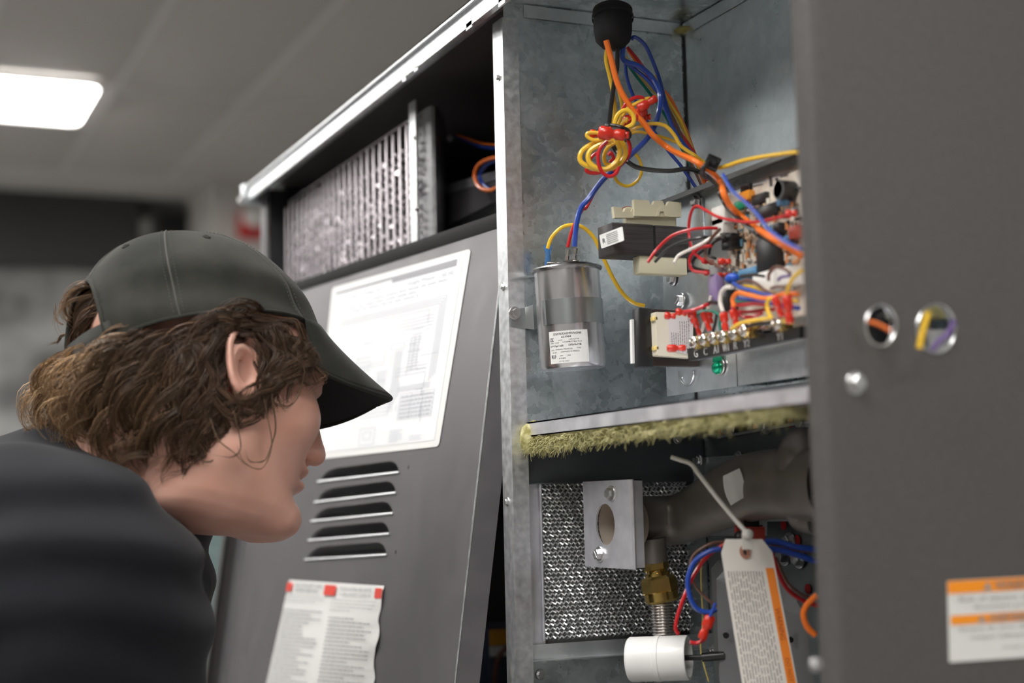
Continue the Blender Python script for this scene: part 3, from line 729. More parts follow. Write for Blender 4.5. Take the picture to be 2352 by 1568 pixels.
# label wrapped on the can front
class CylQ:
    def __init__(s, a0, a1, z0, z1, rad): s.a0, s.a1, s.z0, s.z1, s.r = a0, a1, z0, z1, rad
    def p(s, u, v, off=0.0):
        a = s.a0+(s.a1-s.a0)*u; r = s.r+off; return MCp @ Vector((r*math.cos(a), r*math.sin(a), s.z1+(s.z0-s.z1)*v))
    def rect(s, u0,v0,u1,v1,off=0.0): return [s.p(u0,v0,off), s.p(u1,v0,off), s.p(u1,v1,off), s.p(u0,v1,off)]
    def flat(s, bm, u0,v0,u1,v1,off):
        k = max(1, int(abs(u1-u0)/.06)); 
        for i in range(k):
            a = u0+(u1-u0)*i/k; b = u0+(u1-u0)*(i+1)/k; bm.faces.new([bm.verts.new(q) for q in s.rect(a,v0,b,v1,off)])
CL = CylQ(math.radians(-157), math.radians(-87), .004, Lc*.36, CR+.0002)
bm = BM(); CL.flat(bm, 0,0,1,1,0); lb = obj('can_label', bm, PAPER, cap_, sm=False)
bm = BM(); O3 = .00015
text(bm, '325P707DH37P37A5N0', CL, .13,.06,.83,.125,O3,.002); text(bm, '621944', CL, .34,.16,.58,.22,O3,.002); text(bm, 'CSC', CL, .03,.20,.13,.32,O3,.003)
text(bm, '#4 M2', CL, .26,.27,.36,.31,O3); text(bm, 'CAPACITOR', CL, .52,.26,.77,.30,O3); text(bm, '10000 T-15-AM', CL, .04,.345,.27,.385,O3); text(bm, 'A COMBUSTIBLE PLUS', CL, .36,.33,.84,.375,O3)
text(bm, '37+7.5µF ±6%', CL, .03,.43,.38,.50,O3,.002); text(bm, '370VAC/B', CL, .50,.42,.82,.48,O3,.002)
text(bm, '60Hz', CL, .05,.56,.13,.60,O3); text(bm, 'INTERNALLY PROTECTED', CL, .17,.55,.60,.59,O3); text(bm, 'TYPE', CL, .70,.54,.80,.58,O3); text(bm, '10K AFC', CL, .08,.64,.20,.68,O3); text(bm, 'ASSEMBLED IN MEXICO', CL, .30,.63,.76,.67,O3)
text(bm, 'RU', CL, .05,.73,.16,.84,O3,.004); text(bm, 'MM', CL, .28,.75,.35,.79,O3); text(bm, '1404', CL, .46,.75,.54,.79,O3); text(bm, '47 PCBFR', CL, .24,.83,.42,.87,O3); text(bm, 'LOT 00 1044/3', CL, .24,.92,.50,.96,O3)
obj('label_print', bm, INK, lb, sm=False)
# ---- loom boot at the compartment roof
cb = at(1408,95,1.235); ct = at(1407,25,1.245)
t = thing('wire_boot', 'black rubber boot in the compartment roof where the wires enter', 'boot', cb)
Mb = fr(cb, R, (ct-cb)); hb = (ct-cb).length
BOOT = P('black_rubber', (.008,.008,.009), .55)
bm = BM(); lathe(bm, [(.003,-.006),(.010,-.0035),(.0145,.002),(.0158,.010),(.0160,hb*.92),(.0165,hb)], Mb, n=28); obj('sleeve', bm, BOOT, t)
bm = BM(); lathe(bm, [(.0168,hb*.70),(.0172,hb*.72),(.0172,hb*.82),(.0168,hb*.84)], Mb, n=28, caps=False); obj('collar', bm, BOOT, t)
# ---- main wires
G = 'wires hanging from the boot'
wire([(Z3,1.215,[(845,300),(880,430),(930,620),(1010,770),(1130,920),(1200,1010),(1330,1110)]),(Z3,1.15,[(1500,1190),(1620,1270),(1700,1360)]),(Z5,1.11,[(640,170),(690,270),(800,370)]),(Z5,1.05,[(960,480),(1170,605)])], 14.5, 'orange', 'thick orange wire in front, from the boot down across the circuit board')
wire([(Z3,1.235,[(930,330),(925,500),(900,640),(868,930),(890,1060),(930,1130)]),(Z3,1.225,[(1000,1195),(1100,1245),(1300,1265),(1450,1250),(1560,1285)]),(Z3,1.16,[(1670,1370)]),(Z5,1.13,[(620,180),(680,290)]),(Z5,1.08,[(850,440),(960,510),(1150,640)])], 11, 'black', 'thick black wire from the boot, passing the zip tie, to the circuit board')
wire([(Z3,1.24,[(985,280),(965,420),(1010,465),(1090,490),(1190,580)]),(Z3,1.225,[(1245,700),(1230,850),(1160,1010)]),(Z3,1.23,[(1000,1170),(830,1320)]),(Z4,1.225,[(700,45),(640,120),(608,240),(595,395)])], 12.5, 'blue', 'thick blue wire curving from the boot down to the silver capacitor')
wire([(Z3,1.245,[(920,1220),(800,1350),(700,1530)]),(Z4,1.24,[(650,130),(580,270),(545,400)])], 8, 'red', 'red wire behind the thick blue wire, down to the capacitor terminal')
wire([(Z3,1.25,[(1030,290),(1060,275),(1130,330),(1180,430),(1240,590),(1290,780),(1340,950),(1440,1090),(1525,1180)])], 9, 'blue', 'outermost blue wire arching right from the boot')
wire([(Z3,1.26,[(985,440),(1000,580),(1050,720),(1150,900),(1300,1110),(1400,1230),(1515,1395)])], 8, 'blue', 'thin blue wire slanting behind the knot to the bracket top')
wire([(Z3,1.245,[(1000,470),(1080,530),(1160,600),(1250,720),(1300,850),(1370,1000),(1450,1110)])], 9, 'blue', 'blue wire beside the thick blue one, second from the left')
wire([(Z3,1.265,[(980,440),(1050,540),(1120,630),(1220,760),(1290,870),(1330,950),(1400,1090),(1480,1240)])], 7, 'green', 'dark green wire in the hanging bundle')
wire([(Z3,1.268,[(990,420),(1080,550),(1180,660),(1300,780),(1400,930),(1480,1090)])], 8, 'paleyellow', 'pale yellow wire at the back of the hanging bundle')
wire([(Z3,1.262,[(1000,350),(1100,470),(1200,640),(1290,790),(1380,960),(1500,1140),(1590,1340)])], 8, 'red', 'dark red wire in the hanging bundle, down to the bracket')
wire([(Z3,1.27,[(1010,370),(1110,500),(1210,620),(1310,720),(1380,850),(1440,980),(1500,1150),(1575,1360)])], 10, 'orange', 'orange wire at the right edge of the hanging bundle')
wire([(Z3,1.266,[(1200,560),(1300,740),(1400,900),(1470,1080),(1540,1250),(1610,1340)])], 8, 'yellow', 'yellow wire at the right edge of the hanging bundle')
wire([(Z3,1.255,[(1300,800),(1380,960),(1480,1220),(1520,1300),(1550,1370)])], 8, 'brown', 'brown wire ending at the bracket top under the bundle')
wire([(Z3,1.24,[(850,360),(845,450),(875,580),(900,720),(910,830),(890,935)])], 10, 'yellow', 'yellow wire left of the orange one, running down to the knot')
wire([(Z3,1.25,[(915,600),(945,700),(965,830),(930,930)])], 8, 'yellow', 'yellow wire just behind the orange one above the knot')
wire([(Z3,1.22,[(1010,975),(1080,940),(1180,915),(1280,930),(1350,1000),(1400,1080),(1500,1150),(1590,1215)]),(Z3,1.14,[(1690,1240)]),(Z3,1.11,[(1850,1190)]),(Z3,.600,[(2000,1160),(2170,1135),(2260,1125)])], 9.5, 'yellow', 'yellow wire from the knot past the zip tie to the right')
wire([(Z3,1.235,[(1020,990),(1080,975),(1160,990),(1280,1020),(1400,1065)])], 7.5, 'yellow', 'short yellow wire crossing behind the orange and blue wires')
wire([(Z4,1.25,[(400,410),(430,330),(500,260),(580,240),(660,260),(740,340),(800,470),(870,620),(940,730),(1020,800),(1100,822)])], 9.5, 'yellow', 'yellow wire arching over the capacitor to the lower transformer')
# the tied knot of spare leads
kn = thing('lead_bundle', 'coiled bundle of yellow and red spare leads tied in the hanging harness', 'wire bundle', at(1410,330,1.21))
def kw(d, w_, c, pts): wire([(Z3,d,pts)], w_, c, None, name='lead', parent=kn)
kw(1.205,12,'yellow',[(905,1040),(830,1030),(740,1065),(665,1120),(655,1190),(720,1235),(830,1255),(930,1220),(985,1150),(980,1080),(945,1035)])
kw(1.200,12,'yellow',[(880,1050),(790,1075),(725,1120),(715,1185),(760,1235),(850,1250),(925,1190),(945,1110),(925,1040)])
kw(1.215,9,'yellow',[(920,1050),(860,1090),(830,1150),(840,1210),(880,1220)])
kw(1.205,11,'yellow',[(905,935),(920,870),(960,825),(1010,820),(1048,865),(1040,920),(975,955)])
kw(1.210,9,'yellow',[(985,905),(1000,880),(975,900),(950,940)])
kw(1.200,9,'yellow',[(830,1030),(750,1035),(705,1010),(712,985),(770,982),(810,990)])
kw(1.215,9,'yellow',[(960,860),(1010,800),(1080,760),(1150,730),(1185,735)])
kw(1.195,9,'red',[(855,1045),(800,1100),(785,1180),(810,1265),(865,1305),(915,1285),(940,1235)])
kw(1.215,9,'red',[(1000,1020),(1022,1090),(1005,1160),(950,1220),(900,1270)])
kw(1.215,9,'red',[(955,850),(990,770),(1060,722),(1120,730),(1142,790),(1110,850),(1075,870)])
kw(1.220,9,'red',[(700,1240),(705,1270),(760,1282),(820,1268)])
kw(1.220,8,'red',[(720,1190),(750,1150),(800,1120)]); kw(1.222,8,'red',[(870,1200),(900,1170),(880,1130),(860,1150)])
kw(1.215,8,'red',[(960,940),(1000,905),(1035,880)])
kw(1.235,7.5,'yellow',[(1040,1120),(1085,1170),(1107,1240),(1095,1310),(1040,1365),(985,1375),(930,1345),(900,1290)])
def redcap(p, d, w_, h_, ang=0, parent=None, view=Z3, name='wire_cap'):
    px, py = view(*p); c = at(px, py, d) if d > .9 else onx(px, py, d); dep = (c-CAM).dot(F); s = dep/FPX
    bm = BM(); M = fr(c, R*math.cos(ang)-U*math.sin(ang), -F) 
    prof = [(-.5,.34),(-.42,.5),(-.05,.5),(.02,.36),(.10,.30),(.18,.40),(.45,.42),(.5,.3)]
    rings = []
    for x, rr in prof:
        rings.append([bm.verts.new(M @ Vector((x*w_*s, rr*h_*s*math.cos(a), rr*h_*s*.7*math.sin(a)))) for a in [2*PI*k/12 for k in range(12)]])
    for a,b in zip(rings, rings[1:]):
        for k in range(12): bm.faces.new((a[k],a[(k+1)%12],b[(k+1)%12],b[k]))
    bm.faces.new(rings[0][::-1]); bm.faces.new(rings[-1])
    return obj(name, bm, REDV, parent, ang=60)
redcap((885,990),1.19,62,32,.12,kn); redcap((765,990),1.205,26,20,.1,kn); redcap((975,998),1.195,24,22,0,kn)
redcap((1150,765),1.21,50,22,-.55,kn); redcap((1090,840),1.215,36,26,2.4,kn); redcap((1020,870),1.22,34,24,-.9,kn); redcap((1150,865),1.22,16,18,0,kn)
bm = BM(); tube(bm, spline([at(*Z3(850,940),1.205), at(*Z3(870,925),1.20), at(*Z3(940,935),1.192), at(*Z3(1005,962),1.195), at(*Z3(1022,1005),1.205), at(*Z3(990,1040),1.22)], 30), .0014, n=8); ball(bm, at(*Z3(858,938),1.20), .0035, 2)
obj('cable_tie', bm, BLACKP, kn)
t = thing('cable_tie', 'black zip tie holding orange, black and yellow wires above the bracket', 'zip tie', at(*Z3(1600,1250),1.13))
bm = BM(); tube(bm, spline([at(*Z3(1640,1195),1.14), at(*Z3(1605,1205),1.13), at(*Z3(1565,1245),1.128), at(*Z3(1560,1290),1.135), at(*Z3(1575,1310),1.15)], 30), [.0020]*29 if False else .0020, n=8); obj('strap', bm, BLACKP, t)
bm = BM(); box(bm, (-.0042,-.0042,-.003), (.0042,.0042,.003), fr(at(*Z3(1630,1205),1.133), R*.9-U*.4, -F), bev=.001); cyl(bm, at(*Z3(1640,1180),1.13), at(*Z3(1655,1215),1.13), .0035, n=12); obj('head', bm, BLACKP, t)

# ---- control plate and bracket
XPL = .63
mb = thing('control_bracket', 'galvanised bracket tray carrying the transformers and the circuit board', 'bracket', (XPL,.95,CZ+.08))
c0 = onx(1525,560,XPL); c1 = onx(1532,910,XPL); c2 = onx(1695,889,XPL)
zt3 = (onx(1502,457,.618).z+onx(1832,352,.618).z)/2
bm = BM(); zl = c1.z; zu = onx(1560,470,XPL).z
plate(bm, [[Vector((XPL,c1.y,zl)),Vector((XPL,YN+.03,zl)),Vector((XPL,YN+.03,zt3)),Vector((XPL,c1.y,zt3))]], Vector((.0012,0,0)))
obj('plate', bm, GALV2, mb, sm=False)
yb2 = c2.y
bm = BM(); plate(bm, [[(XPL,yb2,zl),(XPL+.055,yb2,zl+.002),(XPL+.055,yb2,zl+.045),(XPL,yb2,zl+.045)]], Vector((0,.001,0))); obj('tray_side', bm, GALV, mb, sm=False)
bm = BM(); box(bm, (XPL,YN+.03,zl-.004), (XPL+.06,yb2,zl-.003)); box(bm, (XPL+.055,YN+.03,zl-.004), (XPL+.056,c1.y,zl+.05)); obj('tray_bottom', bm, GALV, mb, sm=False)
bm = BM(); a = onx(1502,457,.618)
box(bm, (.618,YN+.03,zt3-.001), (XPL+.002,a.y,zt3)); box(bm, (.6168,YN+.03,zt3-.004), (.618,a.y,zt3))
obj('top_flange', bm, P('dark_zinc', (.14,.145,.145), .45, .5), mb, sm=False, label='darker top flange')
for px, py in ((1600,462),(1545,640)): screw(onx(px,py,XPL-.001), (-1,0,0), .0045, mb)
bm = BM(); a = onx(1565,690,XPL-.002); screw(a, (-1,0,0), .0048, mb)
bm = BM(); p = [onx(x,y,XPL-.0012) for x,y in ((1559,852),(1560,868),(1568,880),(1577,884),(1587,878),(1593,862),(1592,848))]; tube(bm, spline(p, 24), .0007, n=6); obj('punched_slot', bm, STEEL, mb)
bm = BM(); tube(bm, [onx(1612,455,XPL-.001), onx(1618,545,XPL-.001)], .0012, n=8); obj('ridge', bm, GALV, mb)
# ---- upper transformer
XA, XB = .555, XPL-.001
yN = onx(1590,500,XB).y; yF = onx(1372,520,XA).y
zc1 = onx(1452,492,XA).z; zc0 = onx(1458,566,XA).z
tr = thing('control_transformer', 'upper transformer, dark steel core between cream nylon bobbins', 'transformer', (.6,(yN+yF)/2,zc0))
ysp = yN
xm = XA+(XB-XA)*.52
bm = BM(); box(bm, (XA,yN,zc0), (xm-.001,yF,zc1), bev=.0008); box(bm, (xm+.001,yN+.001,zc0), (XB-.004,yF,zc1), bev=.0008); obj('core', bm, CORE, tr)
bm = BM(); box(bm, (xm-.0015,yN+.001,zc0+.0005), (xm+.0015,yF-.001,zc1-.0005)); obj('core_gap', bm, BLACKP, tr)
hi = onx(1480,460,(XA+XB)/2).z
bm = BM(); bx0, bx1 = XA+.012, XB-.008
by0, by1 = yN+.006, yF-.006
zb1 = ony(1500,457,yN+.006).z
# upper cream flange: crenellated wall
def wallp(pts_, y): return [ony(px,py,y) for px,py in pts_]
up = wallp([(1457,496),(1456,458),(1490,460),(1494,470),(1500,470),(1503,461),(1522,461),(1527,472),(1532,472),(1536,462),(1565,465),(1565,498)], yN+.004)
plate(bm, [up], Vector((0,.004,0)))
up2 = wallp([(1412,500),(1409,474),(1428,477),(1430,486),(1434,486),(1437,477),(1444,478),(1446,486),(1450,486),(1454,478),(1470,479),(1470,500)], yF-.02)
plate(bm, [up2], Vector((0,.004,0)))
z9 = ony(1500,480,yN+.02).z
box(bm, (bx0+.006,yN+.008,zc1-.001), (bx1-.002,yF-.01,z9-.002), bev=.001)
plate(bm, [wallp([(1506,497),(1511,480),(1519,472),(1527,480),(1531,497),(1526,497),(1523,486),(1515,486),(1512,497)], yN+.0035)], Vector((0,-.001,0)))
obj('upper_bobbin', bm, CREAM, tr, sm=False)
bm = BM(); tube(bm, spline([onx(1418,488,.575), onx(1440,478,.580), onx(1455,482,.585)], 12), .0018, n=6); obj('winding', bm, P('winding_tape', (.30,.10,.07), .4), tr)
lowL = ony(1412,600,yN+.010)
bm = BM()
A1 = ony(1468,570,yN+.002); A2 = ony(1575,628,yN+.002); z0b = ony(1466,627,yN+.002).z
box(bm, (A1.x,yN+.002,z0b), (XB-.005,yF-.012,zc0+.001), bev=.0012)
lower = obj('lower_bobbin', bm, CREAM, tr)
q = Quad(onx(1377,540,XA-.0004), onx(1430,520,XA-.0004), onx(1434,552,XA-.0004), onx(1382,571,XA-.0004))
bm = BM(); plate(bm, [[q.p(u,v,0) for u,v in rrect(0,0,1,1,.06)]], q.n*.0003); lb = obj('core_label', bm, PAPER, tr, sm=False)
bm = BM(); print_lines(bm, q, .30,.10,.80,.9,6,33,.0006,.5,.1); text(bm, 'R', q, .12,.35,.24,.7,.0006); obj('label_print', bm, INK, lb, sm=False)
bm = BM(); p0_, p1_ = ony(1535,632,yN+.02), ony(1580,620,yN+.02); plate(bm, [[onx(1528,620,XPL-.003),onx(1578,600,XPL-.003),onx(1580,620,XPL-.003),onx(1535,640,XPL-.003)]], Vector((.002,0,0))); obj('mounting_foot', bm, CORE, tr, sm=False)
# ---- lower transformer (relay block)
XA2 = .575
yN2 = onx(1597,760,XPL-.004).y; yF2 = onx(1453,760,XA2).y
z21 = onx(1490,700,XA2).z; z20 = onx(1492,838,XA2).z
lt = thing('relay_transformer', 'lower transformer with black shell and cream terminal face under a paper label', 'transformer', (.6,(yN2+yF2)/2,z20))
bm = BM(); box(bm, (XA2,yN2,z20), (XA2+.012,yF2,z21), bev=.001); obj('black_shell', bm, BLACKP, lt)
xL = ony(1505,760,yN2).x
bm = BM(); box(bm, (XA2+.012,yN2+.001,z20+.001), (XPL-.001,yF2-.002,z21-.0005), bev=.001); obj('core', bm, P('dark_brown_core', (.035,.022,.018), .4, .3), lt)
fq = Quad(ony(1506,716,yN2-.008), ony(1592,719,yN2-.008), ony(1592,822,yN2-.008), ony(1510,816,yN2-.008))
bm = BM(); plate(bm, [[fq.p(u,v) for u,v in rrect(0,0,1,1,.03)]], Vector((0,.010,0))); obj('terminal_face', bm, P('pale_cream_nylon', (.78,.72,.58), .4), lt, sm=False)
bm = BM()
for v in (.10,.78): box(bm, fq.p(-.06,v+.10)+Vector((0,0,0)), fq.p(.06,v,0)+Vector((0,.006,0)), bev=.0006)
obj('yellow_clip', bm, P('yellow_nylon', (.80,.62,.22), .4), lt)
q = Quad(fq.p(.30,.12,.0004), fq.p(.98,.08,.0004), fq.p(.98,.96,.0004), fq.p(.34,.86,.0004))
bm = BM(); plate(bm, [q.rect(0,0,1,1)], q.n*.0002); lb = obj('face_label', bm, P('pinkish_paper', (.74,.68,.68), .5), lt, sm=False)
bm = BM()
for k in range(9):
    u = .10+k*.09; rg2 = random.Random(k); v = .45 if k < 4 else .12
    while v < .93:
        l = rg2.uniform(.02,.09); q.flat(bm, u, v, u+.022, v+l, .0005); v += l+.02
text(bm, '24', q, .78,.05,.9,.12,.0005); obj('label_print', bm, INK, lb, sm=False)
bm = BM(); plate(bm, [[onx(1451,735,XA2-.0003),onx(1453,835,XA2-.0003),onx(1458,834,XA2-.0003),onx(1456,733,XA2-.0003)]], Vector((-.002,0,0))); obj('side_label', bm, PAPER, lt, sm=False)
def spade(p, X, L=30, W=15, ang=0.0, label=None, parent=None):
    o = redcap(p, X, L, W, ang, parent, Z5, 'spade_terminal')
    return o
for p, a in (((288,1003),0.05),((362,980),.2)): spade(p, 1.155, 26, 17, a, parent=lt)
spade((330,1218), 1.15, 44, 18, -.04, parent=lt); spade((440,1010), 1.13, 30, 22, 1.2, parent=lt)
# ---- circuit board
XK = .612
bq = (onx(1655,470,XK), onx(1700,700,XK)); zk1 = onx(1830,392,XK).z; zk0 = CZ+.125
ykL = onx(1672,560,XK).y; ykR = YN+.035
pcb = thing('circuit_board', 'tan printed circuit board crowded with small components', 'circuit board', (XK,(ykL+ykR)/2,zk0))
bm = BM(); plate(bm, [[(XK,ykL,zk0),(XK,ykR,zk0),(XK,ykR,zk1),(XK,ykL,zk1)]], Vector((.0016,0,0))); obj('board', bm, PCBM, pcb, sm=False)
# holes in the near part of the board do not show
def comp(name, X0_, Y0_, X1_, Y1_, h, mat, bev=.0005, view=Z5):
    a = onx(*view(X0_,Y0_), XK-h*.5); b = onx(*view(X1_,Y1_), XK-h*.5)
    bm = BM(); box(bm, (XK-h, min(a.y,b.y), min(a.z,b.z)), (XK, max(a.y,b.y), max(a.z,b.z)), bev=bev); return obj(name, bm, mat, pcb)
WN = P('white_nylon2', (.74,.72,.68), .4); AMB = P('amber_relay', (.75,.28,.03), .3); GRN = P('green_capacitor', (.02,.30,.16), .35); BLUC = P('blue_ceramic', (.08,.22,.38), .4)
comp('plug_header',607,290,700,380,.012,WN); comp('plug_header',610,370,690,450,.012,WN)
comp('chip',845,205,940,240,.004,BLACKP); comp('chip',870,285,1020,320,.004,BLACKP); comp('chip',765,140,830,160,.003,BLACKP)
comp('amber_capacitor',765,185,835,225,.006,AMB,.001); comp('green_capacitor',728,245,790,285,.006,GRN,.002)
comp('relay',890,500,1035,690,.009,BLACKP,.001); comp('relay',665,470,735,510,.010,BLACKP,.001); comp('relay',665,520,735,550,.010,BLACKP,.001)
comp('relay',1000,390,1050,450,.008,BLACKP,.001); comp('red_component',1100,410,1160,480,.007,P('dull_red', (.35,.06,.04), .4),.001)
comp('white_socket',905,730,1050,830,.018,WN,.001); comp('white_socket',1010,700,1140,790,.014,WN,.001)
comp('blue_capacitor',1060,470,1090,500,.006,BLUC,.002); comp('blue_capacitor',1020,200,1080,260,.008,BLUC,.002); comp('blue_capacitor',770,700,900,740,.010,BLUC,.002)
bm = BM(); c = onx(*Z5(1060,165),XK-.006); cyl(bm, c+Vector((.006,0,0)), c-Vector((.006,0,0)), .007, n=20); obj('electrolytic_capacitor', bm, BLACKP, pcb)
bm = BM(); c = onx(*Z5(1020,160),XK-.010); cyl(bm, c+Vector((.010,0,0)), c-Vector((.002,0,0)), .006, n=20); obj('electrolytic_capacitor', bm, CHROME, pcb)
rs = {}
for nm, colr in (('resistor',(.62,.42,.25)),('resistor_dark',(.10,.06,.04)),('pale_component',(.70,.66,.58)),('diode',(.015,.015,.015)),('copper_component',(.55,.22,.08)),('blue_component',(.10,.22,.30))):
    rs[nm] = local_mesh(nm, cyl(BM(), (-.0005,-.0028,0), (-.0005,.0028,0), .0012, n=8), P('mat_'+nm, colr, .4))
rg = random.Random(17)
for k in range(230):
    X = rg.uniform(690,1150); Y = rg.uniform(150,760)
    if Y < 150+(1150-X)*.22 or (X < 760 and Y < 300): continue
    c = onx(*Z5(X,Y), XK-.0014)
    if not (ykR < c.y < ykL and zk0+.003 < c.z < zk1-.004): continue
    M = Matrix.Translation(c) @ Matrix.Rotation(rg.choice((0,PI/2,PI/2)), 4, 'X') @ Matrix.Scale(rg.uniform(.6,1.25), 4)
    inst(rg.choice(['resistor']*1), rs[rg.choice(list(rs))], M, pcb)
bm = BM()
bq2 = Quad(onx(*Z5(760,120),XK-.0003), onx(*Z5(1090,30),XK-.0003), onx(*Z5(1100,140),XK-.0003), onx(*Z5(770,200),XK-.0003))
for r_ in ((.58,.05,.64,.75),(.58,.05,1,.15),(.70,.25,.76,.6),(.80,.2,.95,.3),(0,.35,.22,.42),(.25,.4,.45,.5)): bq2.flat(bm, *r_, .0002)
print_lines(bm, bq2, .28,.05,.55,.35,4,5,.0002); obj('silkscreen', bm, INK, pcb, sm=False, kind='stuff')
# the left end of the tray: cover plate behind the header with an opening
bm = BM(); p = [onx(*Z5(x,y),XPL-.002) for x,y in ((570,330),(560,400),(575,450),(600,470),(640,480))]; tube(bm, spline(p, 20), .0009, n=6); obj('knockout_edge', bm, STEEL, mb)
# ---- terminal strip
XS = .598
sq = Quad(onx(*Z5(402,1222),XS), onx(*Z5(1150,1075),XS), onx(*Z5(1150,1155),XS), onx(*Z5(410,1305),XS))
ts = thing('terminal_strip', 'black terminal strip lettered G C A1 W1 R Y2 Y1 with screws', 'terminal strip', sq.p(.5,1))
bm = BM(); plate(bm, [sq.rect(0,0,1,1)], Vector((.012,0,.001))); 
plate(bm, [[sq.p(0,-.12,-.004), sq.p(1,-.12,-.004), sq.p(1,.02,-.004), sq.p(0,.02,-.004)]], Vector((.012,0,0))); obj('strip_body', bm, BLACKP, ts, sm=False)
bm = BM()
for s_, X_, Y_, w_ in (('G',460,1260,26),('C',525,1246,26),('A1',595,1226,36),('W1',660,1214,42),('R',727,1200,26),('Y2',800,1185,44),('Y1',1022,1143,40)):
    def inv(X,Y):
        p = onx(*Z5(X,Y),XS); a = (p-sq.c[0]).dot((sq.c[1]-sq.c[0]).normalized())/sq.w; b = (p-sq.c[0]).dot((sq.c[3]-sq.c[0]).normalized())/sq.h; return a, b
    u0, v0 = inv(X_-w_/2, Y_-26); u1, v1 = inv(X_+w_/2, Y_+26)
    text(bm, s_, sq, u0, .20, u1, .82, .0004, .0012)
obj('lettering', bm, P('white_print', (.8,.8,.78), .5), ts, sm=False)
for k, (X_, Y_) in enumerate(((448,1178),(510,1162),(574,1150),(640,1140),(712,1122),(782,1102),(1003,1058))):
    c = onx(*Z5(X_,Y_), XS-.004)
    bm = BM(); cyl(bm, c+Vector((.010,-.001,-.001)), c+Vector((.001,0,0)), .0052, n=8); br = obj('brass_base', bm, BRASS, ts)
    screw(c, (-1,-.25,.15), .0045, ts, 'pan', 'terminal_screw', rot=.6+k)
bm = BM(); a = onx(*Z5(848,1095),XS); box(bm, a+Vector((-.004,-.004,-.006)), a+Vector((.006,.004,.006)), bev=.0008); obj('brass_tab', bm, BRASS, ts)
for X_, Y_ in ((925,1085),(880,1110)): 
    a = onx(*Z5(X_,Y_),XS); bm = BM(); box(bm, a+Vector((-.002,-.008,-.002)), a+Vector((.006,.008,.002)), bev=.0005); obj('bus_bar', bm, CHROME if X_>900 else BLACKP, ts)
def sp(p, X, L, W, ang, lab): 
    o = redcap(p, X, L, W, ang, None, Z5, 'spade_terminal'); o['label'] = lab; o['category'] = 'spade terminal'; o['group'] = 'red spade terminals over the terminal strip'
sp((468,1075),.585,40,14,1.25,'red spade terminal over the letter G screw'); sp((530,1040),.585,46,15,1.2,'red spade terminal over the letter C screw')
sp((555,1010),.592,30,14,1.4,'small red spade terminal between the C and A1 screws'); sp((652,1040),.582,44,20,1.45,'red spade terminal with the thick white wire over W1')
sp((722,1020),.582,44,20,1.3,'red spade terminal over the letter R screw'); sp((1010,940),.575,52,20,1.2,'left one of two tall red spade terminals above Y1')
sp((1078,960),.575,66,24,1.45,'right one of two tall red spade terminals above Y1'); sp((650,640),.60,30,16,0,'red spade terminal under the relay, fed by the brown wire')
sp((540,640),.60,28,15,.25,'red spade terminal left of the brown wire'); sp((545,715),.60,22,14,0,'low red spade terminal under the red wire loop'); sp((640,730),.60,24,12,.1,'lowest red spade terminal at the board corner')
sp((1095,322),.60,26,20,-.1,'red spade terminal at the end of the long red wire, right on the board')
t = obj('blue_cap', ball(BM(), onx(*Z5(700,752),.60), .0045, 2, scale=(1,1.6,.9)), P('blue_vinyl', (.02,.09,.5), .3), None, 'small dark blue wire cap at the foot of the circuit board', 'wire cap')
for i, (X_, Y_) in enumerate(((650,690),(700,705),(600,705))):
    a = onx(*Z5(X_,Y_),.604); bm = BM(); box(bm, a+Vector((-.003,-.006,-.003)), a+Vector((.003,.006,.003)), bev=.0006); obj('tab_terminal', bm, CHROME, pcb)
a = onx(*Z5(600,835),.598); t = thing('purple_fuse', 'purple fuse with clear end under the circuit board', 'fuse', a-Vector((0,0,.012)))
bm = BM(); box(bm, a+Vector((-.004,-.006,-.010)), a+Vector((.004,.006,.012)), bev=.0012); obj('fuse_body', bm, P('purple_plastic', (.24,.17,.33), .35), t)
bm = BM(); cyl(bm, a+Vector((0,0,.012)), a+Vector((0,0,.018)), .005, n=12); obj('fuse_cap', bm, P('clear_plastic', (.7,.72,.75), .15, Transmission_Weight=.7), t)
a = onx(*Z5(680,905),.598); t = thing('plug_block', 'black plug block right of the thick white wire', 'connector', a-Vector((0,0,.008)))
obj('housing', box(BM(), a+Vector((-.005,-.006,-.008)), a+Vector((.005,.006,.008)), bev=.001), BLACKP, t)
obj('pins', box(BM(), a+Vector((-.0065,-.002,-.004)), a+Vector((-.0049,.002,.003))), CHROME, t)
# green indicator screw
c = onx(*Z5(603,1350),XPL-.002); t = thing('ground_screw', 'green ground screw low on the galvanised plate', 'screw', c)
GS = P('green_anodised', (.0,.33,.17), .25, .6)
bm = BM(); lathe(bm, [(.0052,0),(.0052,.001),(.004,.003),(.002,.004),(.0004,.0042)], fr(c, (0,-1,0), (-1,0,0)), n=16); obj('screw_head', bm, GS, t)
bm = BM(); lathe(bm, [(.0066,-.0008),(.0066,0)], fr(c+Vector((0,-.003,.001)), (0,-1,0), (-1,0,0)), n=20); obj('washer', bm, CHROME, t)
bm = BM(); p = onx(*Z5(605,1275),XPL-.002); box(bm, p+Vector((-.001,-.006,-.004)), p+Vector((0,.006,.005))); obj('green_tab', bm, GS, t)
